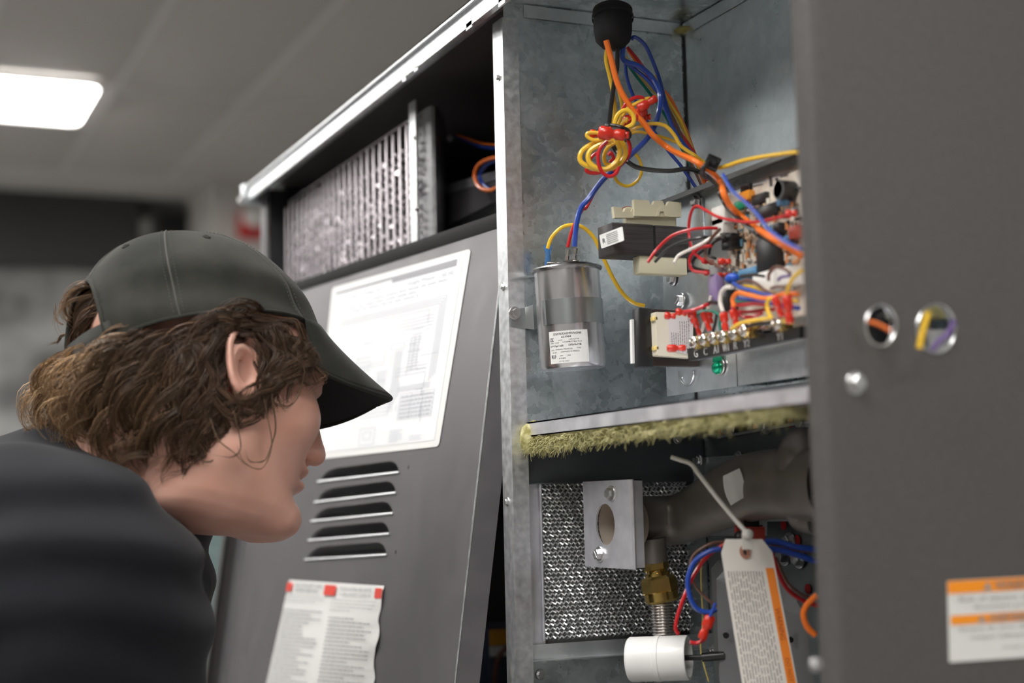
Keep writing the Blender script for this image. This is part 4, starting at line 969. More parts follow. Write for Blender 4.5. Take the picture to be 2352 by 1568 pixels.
# ---- wires around board and strip
S = .592
W5 = [
 ('red',7.5,[(140,645),(200,560),(300,470),(420,430),(520,418),(605,418)],(.56,.60),'bright red wire from the upper transformer to the white plug'),
 ('black',7,[(185,645),(280,550),(400,500),(500,480),(570,478),(650,490)],(.563,.605),'black wire from the upper transformer under the bright red one'),
 ('white',7.5,[(315,650),(345,600),(420,560),(500,520),(560,485),(620,465)],(.57,.60),'white wire from the upper transformer to the plug'),
 ('red',7,[(1090,325),(1000,350),(900,372),(800,378),(700,365),(600,340),(520,295),(465,270),(430,310),(413,400),(420,500),(450,580),(520,645)],(.59,.59),'long dark red wire looping left from the circuit board'),
 ('red',7.5,[(560,535),(490,550),(430,600),(418,650),(440,700),(500,712),(545,716)],(.59,.59),'dark red wire curling down to the low spade terminal'),
 ('black',7,[(520,560),(470,600),(440,640),(450,680),(520,700),(575,705)],(.60,.60),'black wire inside the dark red curl'),
 ('brown',7,[(620,425),(560,490),(525,560),(535,620),(590,660),(640,690)],(.592,.595),'brown wire from the plug down to a spade terminal'),
 ('black',6.5,[(660,480),(600,500),(560,540),(550,600),(590,620)],(.60,.60),'black wire looping behind the brown one'),
 ('blue',9,[(710,785),(760,815),(830,835),(920,860),(980,870)],(.585,.585),'blue wire in the lower harness, uppermost'),
 ('brown',7,[(740,785),(800,765),(860,785),(920,830),(980,855)],(.59,.59),'brown wire in the lower harness'),
 ('yellow',8,[(780,800),(840,810),(930,840),(980,850)],(.592,.592),'yellow wire in the lower harness between brown and orange'),
 ('orange',10,[(715,940),(706,890),(740,850),(800,860),(900,885),(980,878),(1050,856),(1140,858)],(.578,.578),'orange wire running level across the lower harness'),
 ('blue',8,[(740,885),(820,895),(900,908),(980,925),(1060,930),(1150,950)],(.585,.585),'blue wire in the lower harness below the orange one'),
 ('green',7,[(720,880),(740,910),(800,910),(860,912)],(.59,.59),'short green wire in the lower harness'),
 ('red',9,[(705,930),(760,930),(850,922),(940,935)],(.582,.582),'red wire in the lower harness'),
 ('red',8,[(740,975),(830,975),(920,960),(980,960)],(.59,.59),'dark red wire lowest in the lower harness'),
 ('red',8,[(700,940),(760,1000),(820,1010),(900,985)],(.588,.588),'red wire sagging under the lower harness'),
 ('yellow',9,[(1165,700),(1110,750),(1075,820),(1065,890)],(.57,.575),'yellow wire dropping to the tall red spade terminals'),
 ('yellow',9,[(985,885),(950,890),(935,930),(945,980),(965,1020)],(.575,.575),'yellow wire hooked down above the Y1 screw'),
 ('yellow',8,[(965,1015),(900,1025),(800,1040),(740,1060),(700,1090)],(.58,.58),'yellow wire running level over the Y2 screw'),
 ('yellow',8,[(1140,905),(1100,900),(1060,890)],(.585,.585),'short yellow wire at the right end of the lower harness'),
 ('blue',8,[(1150,955),(1100,950),(1040,940)],(.585,.585),'short blue wire at the right end of the lower harness'),
 ('white',9.5,[(700,812),(660,815),(628,850),(622,910),(640,975)],(.58,.58),'thick white wire bent down to the W1 terminal'),
 ('white',7,[(560,870),(545,940),(520,1030),(500,1110)],(.592,.592),'white wire down to the C screw'),
 ('black',7.5,[(510,1000),(520,940),(560,910),(605,915)],(.585,.585),'black wire arching to the C terminal'),
 ('black',7,[(600,990),(590,1050),(575,1110)],(.592,.592),'black wire down to the A1 screw'),
 ('green',6.5,[(455,1015),(480,985),(540,968),(600,985),(620,1010),(618,1060),(628,1100)],(.584,.584),'green wire arching from the G terminal'),
 ('red',8,[(375,975),(440,965),(520,935),(545,925)],(.57,.585),'red wire from the lower transformer to the plug'),
 ('brown',8,[(945,770),(950,720),(990,680),(1050,690),(1090,720)],(.58,.58),'brown wire arched over the white socket'),
 ('brown',7,[(960,820),(1000,808),(1060,812)],(.582,.582),'short brown wire below the white socket'),
 ('purple',7,[(1010,765),(1030,745),(1090,735)],(.58,.58),'purple wire on the white socket'),
 ('blue',9,[(640,60),(700,165),(800,255),(880,340),(950,430),(1060,510),(1160,560)],(.57,.55),'blue wire just behind the thick orange one over the board'),
 ('black',8,[(750,1085),(860,1060),(960,1050)],(.594,.594),'black wire lying on the terminal strip'),
 ('black',9,[(760,740),(850,730),(930,740)],(.595,.595),'black cable under the circuit board'),
]
for col_, w_, pts_, (a_, b_), lab in W5:
    n_ = len(pts_)
    wire([(Z5, a_+(b_-a_)*i/(n_-1), [p]) for i, p in enumerate(pts_)], w_*1.05, col_, lab, group='wires around the circuit board and terminal strip')

# ================================================================== LOWER (BURNER) COMPARTMENT
lw = unit
YM = YP+.016
# partition below the shelf: flange beside the post, then a recessed frame
zlow = .09
fl = lambda px, py, dy=0: ony(px, py, YP+dy)
bm = BM(); plate(bm, [[Vector((X0+.012,YP,zlow)),Vector((fl(1218,1200).x,YP,zlow)),Vector((fl(1204,1000).x,YP,ZS)),Vector((X0+.012,YP,ZS))]], Vector((0,.001,0))); obj('lower_jamb', bm, GALV, unit, sm=False)
xj = fl(1216,1200).x
bm = BM(); xr = ony(1600,1100,YM).x
zT2 = ony(1300,1108,YM).z
plate(bm, [[(xj,YM,zT2),(XC+.02,YM,zT2),(XC+.02,YM,ZS-.003),(xj,YM,ZS-.003)]], Vector((0,.001,0)))
box(bm, (xj,YM-.006,zT2-.001), (XC+.02,YM,zT2)); box(bm, (xj+.0,YP+.001,zlow), (xj+.001,YM,ZS-.003)); obj('upper_baffle', bm, P('dark_galvanised', (.19,.21,.23), .35, .6), unit, sm=False)
gl = ony(1240,1130,YM+.004); gr_ = ony(1568,1130,YM+.004); gb = ony(1250,1470,YM+.004)
bm = BM()
plate(bm, [[(xj,YM,.2),(xj,YM,zT2),(gl.x,YM,zT2),(gl.x,YM,.2)]], Vector((0,.001,0))); tube(bm, [(gl.x-.002,YM-.001,gb.z),(gl.x-.002,YM-.001,zT2)], .0016, n=8)
obj('frame_stile', bm, ALU, unit, sm=False)
bm = BM(); plate(bm, [[(gr_.x,YM,.2),(gr_.x,YM,zT2),(XC+.02,YM,zT2),(XC+.02,YM,.2)]], Vector((0,.001,0))); obj('frame_stile', bm, GALV, unit, sm=False)
zb0 = ony(1300,1475,YM-.004).z; zb1_ = ony(1300,1508,YM-.004).z
bm = BM(); box(bm, (xj-.002,YM-.006,zb1_), (XC+.02,YM-.004,zb0)); box(bm, (xj-.002,YM-.016,zb1_-.001), (XC+.02,YM-.004,zb1_)); obj('frame_rail', bm, GALV2, unit, sm=False)
bm = BM(); plate(bm, [[(xj,YM-.003,.12),(XC+.02,YM-.003,.12),(XC+.02,YM-.003,zb1_),(xj,YM-.003,zb1_)]], Vector((0,.001,0))); obj('lower_baffle', bm, GALV, unit, sm=False)
screw(ony(1241,1549,YM-.004), (0,-1,0), .0032, unit); screw(ony(1556,1008,YM-.001), (0,-1,0), .0032, unit); screw(ony(1638,1487,YM-.005), (0,-1,0), .0034, unit)
# wire mesh: interlocked crimped wires as a dense net
MESHM = P('crimped_wire', (.86,.87,.88), .30, .75)
vv = []; ff = []
gz1, gz0 = zT2, gb.z; rg = random.Random(9)
dx, dz = .0044, .0036
nxg = int((gr_.x-gl.x)/dx)+1; nzg = int((gz1-gz0)/dz)
def seg3(p, q, r):
    d = (q-p).normalized(); a = d.orthogonal().normalized()*r; b = d.cross(a); n = len(vv)
    for c in (p, q):
        for k in range(3): an = 2*PI*k/3; vv.append(tuple(c+a*math.cos(an)+b*math.sin(an)))
    for k in range(3): ff.append((n+k, n+(k+1)%3, n+3+(k+1)%3, n+3+k))
for i in range(nxg):
    for j in range(nzg):
        x = gl.x+i*dx+(j%2)*dx/2; z = gz0+j*dz
        j1 = lambda s=.0010: rg.uniform(-s, s)
        A_ = Vector((x,YM+.002+j1(),z+j1())); B_ = Vector((x+dx/2+j1(.0004),YM-.001+j1(),z+dz*1.0)); C_ = Vector((x-dx/2+j1(.0004),YM-.001+j1(),z+dz*1.0)); 
        T_ = Vector((x+j1(),YM-.0022,z+dz*.45))
        seg3(A_, T_, .00072); seg3(T_, B_, .00072); seg3(T_, C_, .00072)
obj('wire_screen', (vv, ff), MESHM, unit, kind='stuff', label='glittering crimped wire screen', sm=True)
obj('screen_backing', box(BM(), (gl.x-.01,YM+.010,.2), (XC+.02,YM+.012,zT2)), P('dull_dark', (.20,.20,.20), .6), unit, sm=False)
# burner plate (faces us at an angle) with red dots and bolts
XBP = .715
bp = thing('burner_plate', 'grey burner plate with rows of bolts and red paint dots, lower right of the opening', 'plate', (XBP,.95,.6))
bm = BM(); plate(bm, [[(XBP,YM-.002,.50),(XBP,YN+.01,.50),(XBP,YN+.01,ZS-.006),(XBP,YM-.002,ZS-.006)]], Vector((.0015,0,0))); obj('plate', bm, P('plate_zinc', (.28,.30,.31), .35, .8), bp, sm=False)
bm = BM(); a = onx(1586,1048,.69); b = onx(1870,1035,.69); plate(bm, [[onx(1590,1052,.69), onx(1760,1040,.69), onx(1760,1230,.69), onx(1600,1230,.69)]], Vector((.001,0,0))); obj('gasket_plate', bm, GALV2, bp, sm=False)
bm = BM(); a = onx(1650,1003,XBP-.003); b = onx(1870,965,XBP-.003); tube(bm, [a,b], .0016, n=6); a = onx(1740,1192,XBP-.003); b = onx(1872,1192,XBP-.003); tube(bm, [a,b], .002, n=6); obj('seam', bm, ALU, bp)
REDD = P('red_paint_dot', (.65,.02,.015), .5)
for px, py in ((1657,992),(1735,982),(1816,970),(1832,1240),(1856,1352),(1788,1280),(1800,1205)):
    c = onx(px,py,XBP-.0008); bm = BM(); lathe(bm, [(.0042,0),(.0042,.0004)], fr(c, (0,-1,0), (-1,0,0)), n=16); obj('paint_dot', bm, REDD, bp)
for px, py in ((1676,985),(1761,975),(1846,967),(1815,1245),(1802,1276),(1836,1282)): screw(onx(px,py,XBP-.001), (-1,0,0), .0062, bp)
for px, py in ((1608,1056),(1697,1048)): screw(onx(px,py,.688), (-1,0,0), .0035, bp)
# ---- gas pipe with aluminium bracket
STEELP = add_noise(P('dull_steel_pipe', (.18,.165,.15), .38, .5), (.19,.172,.158), (.25,.23,.21), 30, rough=(.34,.46))
pipe = thing('gas_manifold_pipe', 'dull grey bent steel pipe with flattened bend and white code sticker', 'pipe', at(1500,1260,1.27))
pc = [at(1452,1196,1.262), at(1500,1196,1.268), at(1548,1194,1.268), at(1590,1180,1.255), at(1650,1148,1.225), at(1712,1122,1.19), at(1770,1112,1.16), at(1830,1112,1.13), at(1900,1112,1.09)]
sp_ = spline(pc, 56); bm = BM(); rings = []
for i, p in enumerate(sp_):
    t_ = (sp_[min(i+1,len(sp_)-1)]-sp_[max(i-1,0)]).normalized(); s = i/(len(sp_)-1)
    up = (Vector((0,0,1))-t_*t_.z).normalized(); sd = t_.cross(up)
    ra = .0208 if s < .35 else .0208+.006*min(1,(s-.35)/.25); rb_ = .0208 if s < .35 else .0208-.004*min(1,(s-.35)/.25)
    dent = .0035*math.exp(-((s-.36)/.05)**2)
    rings.append([bm.verts.new(p+up*(ra*math.sin(a))+sd*((rb_-dent*max(0,math.cos(a*2)))*math.cos(a))) for a in [2*PI*k/32 for k in range(32)]])
for a,b in zip(rings, rings[1:]):
    for k in range(32): bm.faces.new((a[k],a[(k+1)%32],b[(k+1)%32],b[k]))
obj('pipe_body', bm, STEELP, pipe)
q = Quad(at(1662,1092,1.175), at(1700,1074,1.165), at(1713,1140,1.165), at(1680,1160,1.175))
bm = BM(); nq = 6; g = [[bm.verts.new(q.p(i/nq + .10*math.sin(PI*j/nq)*(1 if i==nq else 0) - .14*math.sin(PI*j/nq)*(1 if i == 0 else 0), j/nq, .001+.003*math.sin(PI*i/nq))) for j in range(nq+1)] for i in range(nq+1)]
for a,b in zip(g,g[1:]):
    for j in range(nq): bm.faces.new((a[j],b[j],b[j+1],a[j+1]))
obj('code_sticker', bm, PAPER, pipe)
bm = BM(); ball(bm, at(1850,1060,1.13), .022, 3, scale=(1,.9,1.2)); obj('pipe_elbow', bm, STEELP, pipe)
bm = BM(); tube(bm, spline([at(1830,1170,1.13), at(1845,1192,1.13), at(1875,1198,1.12)], 12), .010, n=14); obj('pipe_stub', bm, STEELP, pipe)
# bracket
XBK = .572; yk0 = onx(1341,1200,XBK).y; yk1 = onx(1452,1200,XBK).y
zk_1 = onx(1400,1103,XBK).z; zk_0 = onx(1400,1304,XBK).z
bk = thing('pipe_bracket', 'bright aluminium box bracket with an oval hole and two screws on the pipe end', 'bracket', (XBK,(yk0+yk1)/2,zk_0))
hc = onx(1390,1204,XBK)
hole = [(XBK, hc.y+.0135*math.cos(a)*1.25, hc.z+.0170*math.sin(a)) for a in [2*PI*k/32 for k in range(32)]]
bm = BM(); plate(bm, [[(XBK,yk0,zk_0),(XBK,yk1,zk_0),(XBK,yk1,zk_1),(XBK,yk0,zk_1)], hole], Vector((.0015,0,0))); obj('face', bm, ALU, bk, sm=False)
xk2 = ony(1478,1200,yk1).x
bm = BM(); plate(bm, [[(XBK+.0015,yk1,zk_0),(xk2,yk1,zk_0),(xk2,yk1,zk_1),(XBK+.0015,yk1,zk_1)]], Vector((0,.0015,0))); tube(bm, [(XBK+.0008,yk1,zk_0),(XBK+.0008,yk1,zk_1)], .0016, n=8); obj('side', bm, ALU, bk, sm=True)
bm = BM(); box(bm, (XBK+.001,yk1,zk_1-.001), (xk2,yk0,zk_1)); box(bm, (XBK+.001,yk1,zk_0), (xk2,yk0,zk_0+.001)); obj('top_and_bottom', bm, ALU, bk, sm=False)
bm = BM(); cyl(bm, (hc.x+.004,hc.y,hc.z), (hc.x+.030,hc.y,hc.z), .0195, n=28, caps=False); cyl(bm, (hc.x+.024,hc.y,hc.z), (hc.x+.026,hc.y,hc.z), .019, n=28); obj('pipe_mouth', bm, P('pipe_inside', (.42,.36,.30), .6, .3), bk)
screw(onx(1404,1133,XBK-.0005), (-1,-.1,0), .0048, bk); screw(onx(1378,1272,XBK-.0005), (-1,-.1,0), .0048, bk)
# ---- fitting below the pipe: steel outlet, brass nuts, corrugated tube
ft = thing('gas_fitting', 'brass hex fitting on a ribbed flexible metal tube below the pipe', 'fitting', at(1530,1465,1.245))
def axis_pts(a, b): return at(*a), at(*b)
p0_, p1_ = at(1498,1235,1.25), at(1504,1290,1.25)
bm = BM(); cyl(bm, p0_, p1_, .0115, .0105, n=28); cyl(bm, at(1494,1225,1.262), p0_, .013, .0115, n=28); obj('steel_outlet', bm, STEELP, ft)
a1, a2 = at(1504,1286,1.25), at(1522,1383,1.245); axv = (a2-a1)
Mf = fr(a1, R, axv); Lf = axv.length
bm = BM(); lathe(bm, [(.0098,0),(.0105,.001),(.0105,Lf*.22),(.0092,Lf*.25),(.0085,Lf*.28)], Mf, n=6); obj('brass_nut', bm, BRASS, ft, ang=20)
bm = BM(); lathe(bm, [(.0085,Lf*.22),(.0085,Lf*.30),(.0105,Lf*.31),(.0105,Lf*.40),(.009,Lf*.42)], Mf, n=30); obj('brass_collar', bm, BRASS, ft)
bm = BM(); lathe(bm, [(.0120,Lf*.38),(.0148,Lf*.45),(.0150,Lf*.74),(.0142,Lf*.78)], Mf, n=6); obj('brass_nut', bm, BRASS, ft, ang=20)
bm = BM(); lathe(bm, [(.0140,Lf*.76),(.0142,Lf*.95),(.0125,Lf*1.0),(.009,Lf*1.0)], Mf, n=30); obj('brass_collar', bm, BRASS, ft)
b1, b2 = at(1520,1378,1.245), at(1526,1480,1.24); Mt = fr(b1, R, b2-b1); Lt = (b2-b1).length
prof = [(.0086+.0011*math.cos(i*PI/2) , Lt*i/60) for i in range(61)]
prof = [(.0086+(.0011 if i%4 in (1,2) else -.0004), Lt*i/60) for i in range(61)]
bm = BM(); lathe(bm, prof, Mt, n=24); obj('corrugated_tube', bm, P('stainless', (.62,.58,.55), .25, 1.0), ft, ang=80)
# ---- white plastic coupling
cpv = thing('white_coupling', 'white plastic pipe coupling with an open end, under the ribbed tube', 'coupling', at(1515,1560,1.21))
cc = at(1512,1512,1.215); axd = (R*.90 - F*.30 + U*.09).normalized()
WH = P('white_pvc', (.78,.78,.76), .3)
Mq = fr(cc-axd*.024, U, axd)
bm = BM(); lathe(bm, [(.0165,0),(.0178,.0015),(.0178,.022),(.0183,.0225),(.0183,.0265),(.0178,.027),(.0178,.0475),(.0172,.049),(.0155,.049),(.0150,.047),(.0150,.012),(.004,.012)], Mq, n=44); obj('sleeve', bm, WH, cpv)
bm = BM(); cyl(bm, Mq @ Vector((0,0,.045)), Mq @ Vector((0,0,.066)), .0022, n=10); cyl(bm, Mq @ Vector((0,0,.060)), Mq @ Vector((.001,0,.078)), .0036, n=12); obj('black_probe', bm, BLACKP, cpv)
# ---- gas valve box behind the tag
gv = thing('gas_valve', 'grey metal valve housing behind the hanging tag', 'valve', at(1720,1700,1.2))
q_ = [at(1645,1330,1.20), at(1662,1310,1.20), at(1790,1300,1.17), at(1850,1420,1.15), at(1890,1700,1.15), at(1690,1700,1.19), at(1652,1560,1.20)]
bm = BM(); plate(bm, [q_], F*.03+U*.004); obj('housing', bm, P('valve_grey', (.20,.205,.215), .45, .5), gv, sm=False)
for px, py in ((1667,1458),(1815,1468)):
    bm = BM(); c = at(px,py,1.19 if px < 1700 else 1.155); cyl(bm, c, c-F*.002, .0024, n=14); obj('screw_hole', bm, BLACKP, gv)
# black switch with red block above the tag
sw = thing('rollout_switch', 'black and red switch on the burner plate just above the tag string', 'switch', at(1722,1240,1.19))
bm = BM(); box(bm, (-.010,-.009,-.006), (.010,.006,.006), fr(at(1722,1228,1.18), R, -F), bev=.001); obj('red_block', bm, P('dark_red_plastic', (.30,.03,.02), .4), sw)
bm = BM(); box(bm, (-.005,0,-.005), (.005,.008,.005), fr(at(1724,1214,1.185), R, -F), bev=.001); obj('black_top', bm, BLACKP, sw)
bm = BM(); ball(bm, at(1700,1233,1.17), .005, 2); obj('black_knob', bm, BLACKP, sw)
# wires low
GL = 'wires in the burner compartment'
wire([(Z6,1.14,[(1140,885),(1080,900),(1010,950),(975,1040),(985,1130),(1020,1190),(1080,1210),(1120,1190)])], 12, 'blue', 'blue wire looping left of the paper tag', GL)
wire([(Z6,1.15,[(1160,850),(1090,860),(1010,910),(985,980),(1005,1060),(1050,1120),(1120,1180)])], 7, 'brown', 'brown wire looping left of the paper tag', GL)
wire([(Z6,1.145,[(1200,845),(1130,880),(1060,940),(1000,1030),(940,1170),(912,1280),(925,1320)])], 9, 'red', 'red wire dropping left of the paper tag', GL)
wire([(Z6,1.14,[(985,1360),(1020,1365),(1060,1345)])], 9, 'red', 'short red wire by the white coupling', GL)
o = redcap((1068,1285),1.135,58,26,1.95,None,Z6,'spade_terminal'); o['label'] = 'red spade terminal hanging beside the white coupling'; o['category'] = 'spade terminal'
wire([(Z6,1.13,[(1085,1230),(1100,1200),(1115,1160)])], 7, 'blue', 'short blue wire above the hanging red spade', GL)
wire([(Z6,1.13,[(1365,850),(1430,850),(1520,875),(1640,892)])], 14, 'blue', 'upper thick blue wire right of the paper tag', GL)
wire([(Z6,1.13,[(1380,885),(1450,895),(1540,920),(1640,955)])], 14, 'blue', 'lower thick blue wire right of the paper tag', GL)
wire([(Z6,1.14,[(1370,850),(1450,880),(1540,895),(1640,905)])], 6, 'brown', 'brown wire between the two thick blue wires', GL)
wire([(Z6,1.135,[(1400,900),(1430,1000),(1480,1090),(1560,1150),(1640,1175)])], 11, 'red', 'red wire curving right of the paper tag', GL)
wire([(Z6,1.145,[(1420,930),(1470,1040),(1540,1110),(1640,1150)])], 8, 'brown', 'brown wire above the curving red one right of the tag', GL)
wire([(Z6,1.09,[(1632,1120),(1585,1165),(1562,1215),(1580,1280),(1622,1325)])], 15, 'orange', 'thick orange wire bowed at the lower right edge of the opening', GL)
wire([(Z6,1.25,[(1045,900),(1042,1050),(1050,1250),(1040,1400),(1080,1560)])], 5, 'paleyellow', 'thin yellow tube running down behind the tag', GL)
# yellow label scrap under coupling
# ---- paper tag and its white tie
TQ = Quad(at(1655,1238,1.115), at(1766,1238,1.11), at(1868,1760,1.12), at(1735,1760,1.125))
tag = thing('paper_tag', 'white paper tag with orange stripe hanging from a white tie', 'tag', TQ.p(.5,1))
ol = [(0.16,0),(.90,0),(1,.06),(1,1),(0,1),(0,.06)]
ol = [(.10,.0),(.86,0),(1.02,.055),(1.0,1),(.0,1),(-.03,.06)]
bm = BM(); plate(bm, [[TQ.p(u,v) for u,v in ol]], TQ.n*-.0006); obj('tag_card', bm, P('tag_card', (.80,.76,.70), .6), tag, sm=False)
c_ = (.46,.055)
bm = BM(); ring = [TQ.p(c_[0]+.11*math.cos(a), c_[1]+.030*math.sin(a), .0006) for a in [2*PI*k/24 for k in range(24)]]; plate(bm, [ring], TQ.n*.0003); obj('eyelet', bm, P('tag_eyelet', (.45,.20,.13), .6), tag, sm=False)
bm = BM(); ring = [TQ.p(c_[0]+.035*math.cos(a), c_[1]+.012*math.sin(a), .0012) for a in [2*PI*k/16 for k in range(16)]]; plate(bm, [ring], TQ.n*.0002); obj('eyelet_hole', bm, BLACKP, tag, sm=False)
bm = BM(); TQ.flat(bm, .82,.125,.985,1,.0003); obj('orange_stripe', bm, P('print_orange', (.90,.25,.02), .5), tag, sm=False)
class Rot:  # writing that runs down the tag
    def __init__(s, q): s.q = q
    def p(s, u, v, off=0.0): return s.q.p(1-v, u, off)
    def flat(s, bm, u0,v0,u1,v1,off): bm.faces.new([bm.verts.new(s.p(*t_, off)) for t_ in ((u0,v0),(u1,v0),(u1,v1),(u0,v1))])
RQ = Rot(TQ); bm = BM(); text(bm, 'WARNING', RQ, .30,.05,.44,.145,.0006); 
text(bm, 'DO NOT REMOVE THIS TAG', RQ, .52,.06,.85,.13,.0006); obj('stripe_text', bm, P('stripe_ink', (.45,.09,.02), .6), tag, sm=False)
bm = BM()
print_lines(bm, RQ, .14,.24,.80,.97,13,40,.0003,.42,.12); text(bm, '60-23456', RQ, .86,.90,.97,.96,.0003); obj('tag_text', bm, P('tag_ink', (.22,.20,.19), .6), tag, sm=False, kind='stuff')
tie = thing('white_tie', 'white plastic tie rising slantwise from the paper tag', 'zip tie', at(1718,1230,1.11))
bm = BM(); pts_ = spline([at(1541,1049,1.14), at(1562,1056,1.138), at(1588,1066,1.135), at(1610,1095,1.13), at(1665,1165,1.12), at(1718,1226,1.105)], 36)
tube(bm, pts_, .0017, n=8); obj('tie_tail', bm, P('white_tie', (.72,.70,.64), .35), tie)
bm = BM(); ball(bm, at(1718,1226,1.10), .0042, 2, scale=(1.1,.8,.9)); box(bm, (-.003,-.008,-.0015), (.003,.004,.0015), fr(at(1716,1234,1.103), R, -F), bev=.0006); obj('tie_head', bm, P('white_tie', (.72,.70,.64), .35), tie)
# ---- warning label on end panel
LQ = Quad(ony(2175,1334,Ye-.0004), ony(2560,1312,Ye-.0004), ony(2575,1494,Ye-.0004), ony(2180,1521,Ye-.0004))
LQ = Quad(LQ.c[0], LQ.c[1], LQ.c[2], LQ.c[3])
bm = BM(); plate(bm, [[LQ.p(u,v) for u,v in rrect(0,0,1,1,.012)]], LQ.n*.0003); wl = obj('warning_label', bm, P('grubby_label', (.66,.66,.63), .5), endpanel, sm=False, label='white and orange warning label')
bm = BM(); LQ.flat(bm, .0,.005,1,.16,.0006); LQ.flat(bm, .012,.43,1,.545,.0006); obj('orange_band', bm, P('band_orange', (.85,.28,.01), .45), wl, sm=False)
bm = BM()
for u0, v0, v1, s_ in ((.20,.03,.14,'WARNING'),(.16,.445,.53,'AVERTISSEMENT')):
    text(bm, s_, LQ, u0+.07,v0,u0+.40,v1,.0009,.002)
    bm.faces.new([bm.verts.new(LQ.p(*t_, .0009)) for t_ in ((u0,v1),(u0+.05,v1),(u0+.025,v0))])
text(bm, 'Risk of electric shock', LQ, .06,.20,.55,.27,.0009); text(bm, 'disconnect power before servicing', LQ, .14,.31,.85,.38,.0009)
text(bm, 'Risque de choc électrique', LQ, .06,.58,.60,.64,.0009); text(bm, "couper l'alimentation avant l'entretien", LQ, .12,.68,.88,.75,.0009); text(bm, 'keep this label', LQ, .30,.83,.60,.88,.0009)
obj('label_text', bm, P('label_grey_ink', (.30,.29,.28), .6), wl, sm=False)
# ---- bottles in the dark gap left of the post
for i, (px, py, h_, lab, c_) in enumerate(((1152,1452,.055,'small bottle with orange label in the dark gap, upper',(.60,.28,.03)),(1150,1510,.04,'orange and white box in the dark gap, lower',(.62,.30,.04)))):
    c = at(px+8, py, 1.75+.03*i); t = thing('parts_box', lab, 'box', c-Vector((0,0,h_)))
    bm = BM(); box(bm, c+Vector((-.03,-.02,-h_)), c+Vector((.03,.03,.01)), bev=.003); obj('carton', bm, P('carton_navy', (.03,.035,.06), .5), t)
    bm = BM(); box(bm, c+Vector((-.028,-.0215,-.012)), c+Vector((.028,-.020,.006))); obj('orange_band', bm, P('carton_orange', c_, .5), t)
    bm = BM(); box(bm, c+Vector((-.028,-.0215,-.024)), c+Vector((.028,-.020,-.013))); obj('white_band', bm, P('carton_white', (.55,.55,.55), .5), t)
wire([(None,1.70,[(1175,1480),(1155,1495),(1142,1520),(1136,1568),(1134,1620)])], 12, 'brown', 'brownish cable bowed in the dark gap beside the post')
# ================================================================== THE PERSON
YAWH, PITH, ROLH = math.radians(33), math.radians(16), math.radians(17)
H0 = at(471, 896, 1.205)
fh = (R*math.cos(YAWH)+F*math.sin(YAWH))*math.cos(PITH) - U*math.sin(PITH)
uh = (U - fh*U.dot(fh)).normalized()
lh = uh.cross(fh).normalized()                       # the person's left, away from us
lh, uh = (lh*math.cos(ROLH) - uh*math.sin(ROLH)).normalized(), (uh*math.cos(ROLH) + lh*math.sin(ROLH)).normalized()
MH = Matrix(((fh.x,lh.x,uh.x,H0.x),(fh.y,lh.y,uh.y,H0.y),(fh.z,lh.z,uh.z,H0.z),(0,0,0,1)))
MHi = MH.inverted()
person = thing('person', 'person in a faded black cap and dark T-shirt bending to look into the unit', 'person', Vector((H0.x-.45, H0.y+.1, 0)))
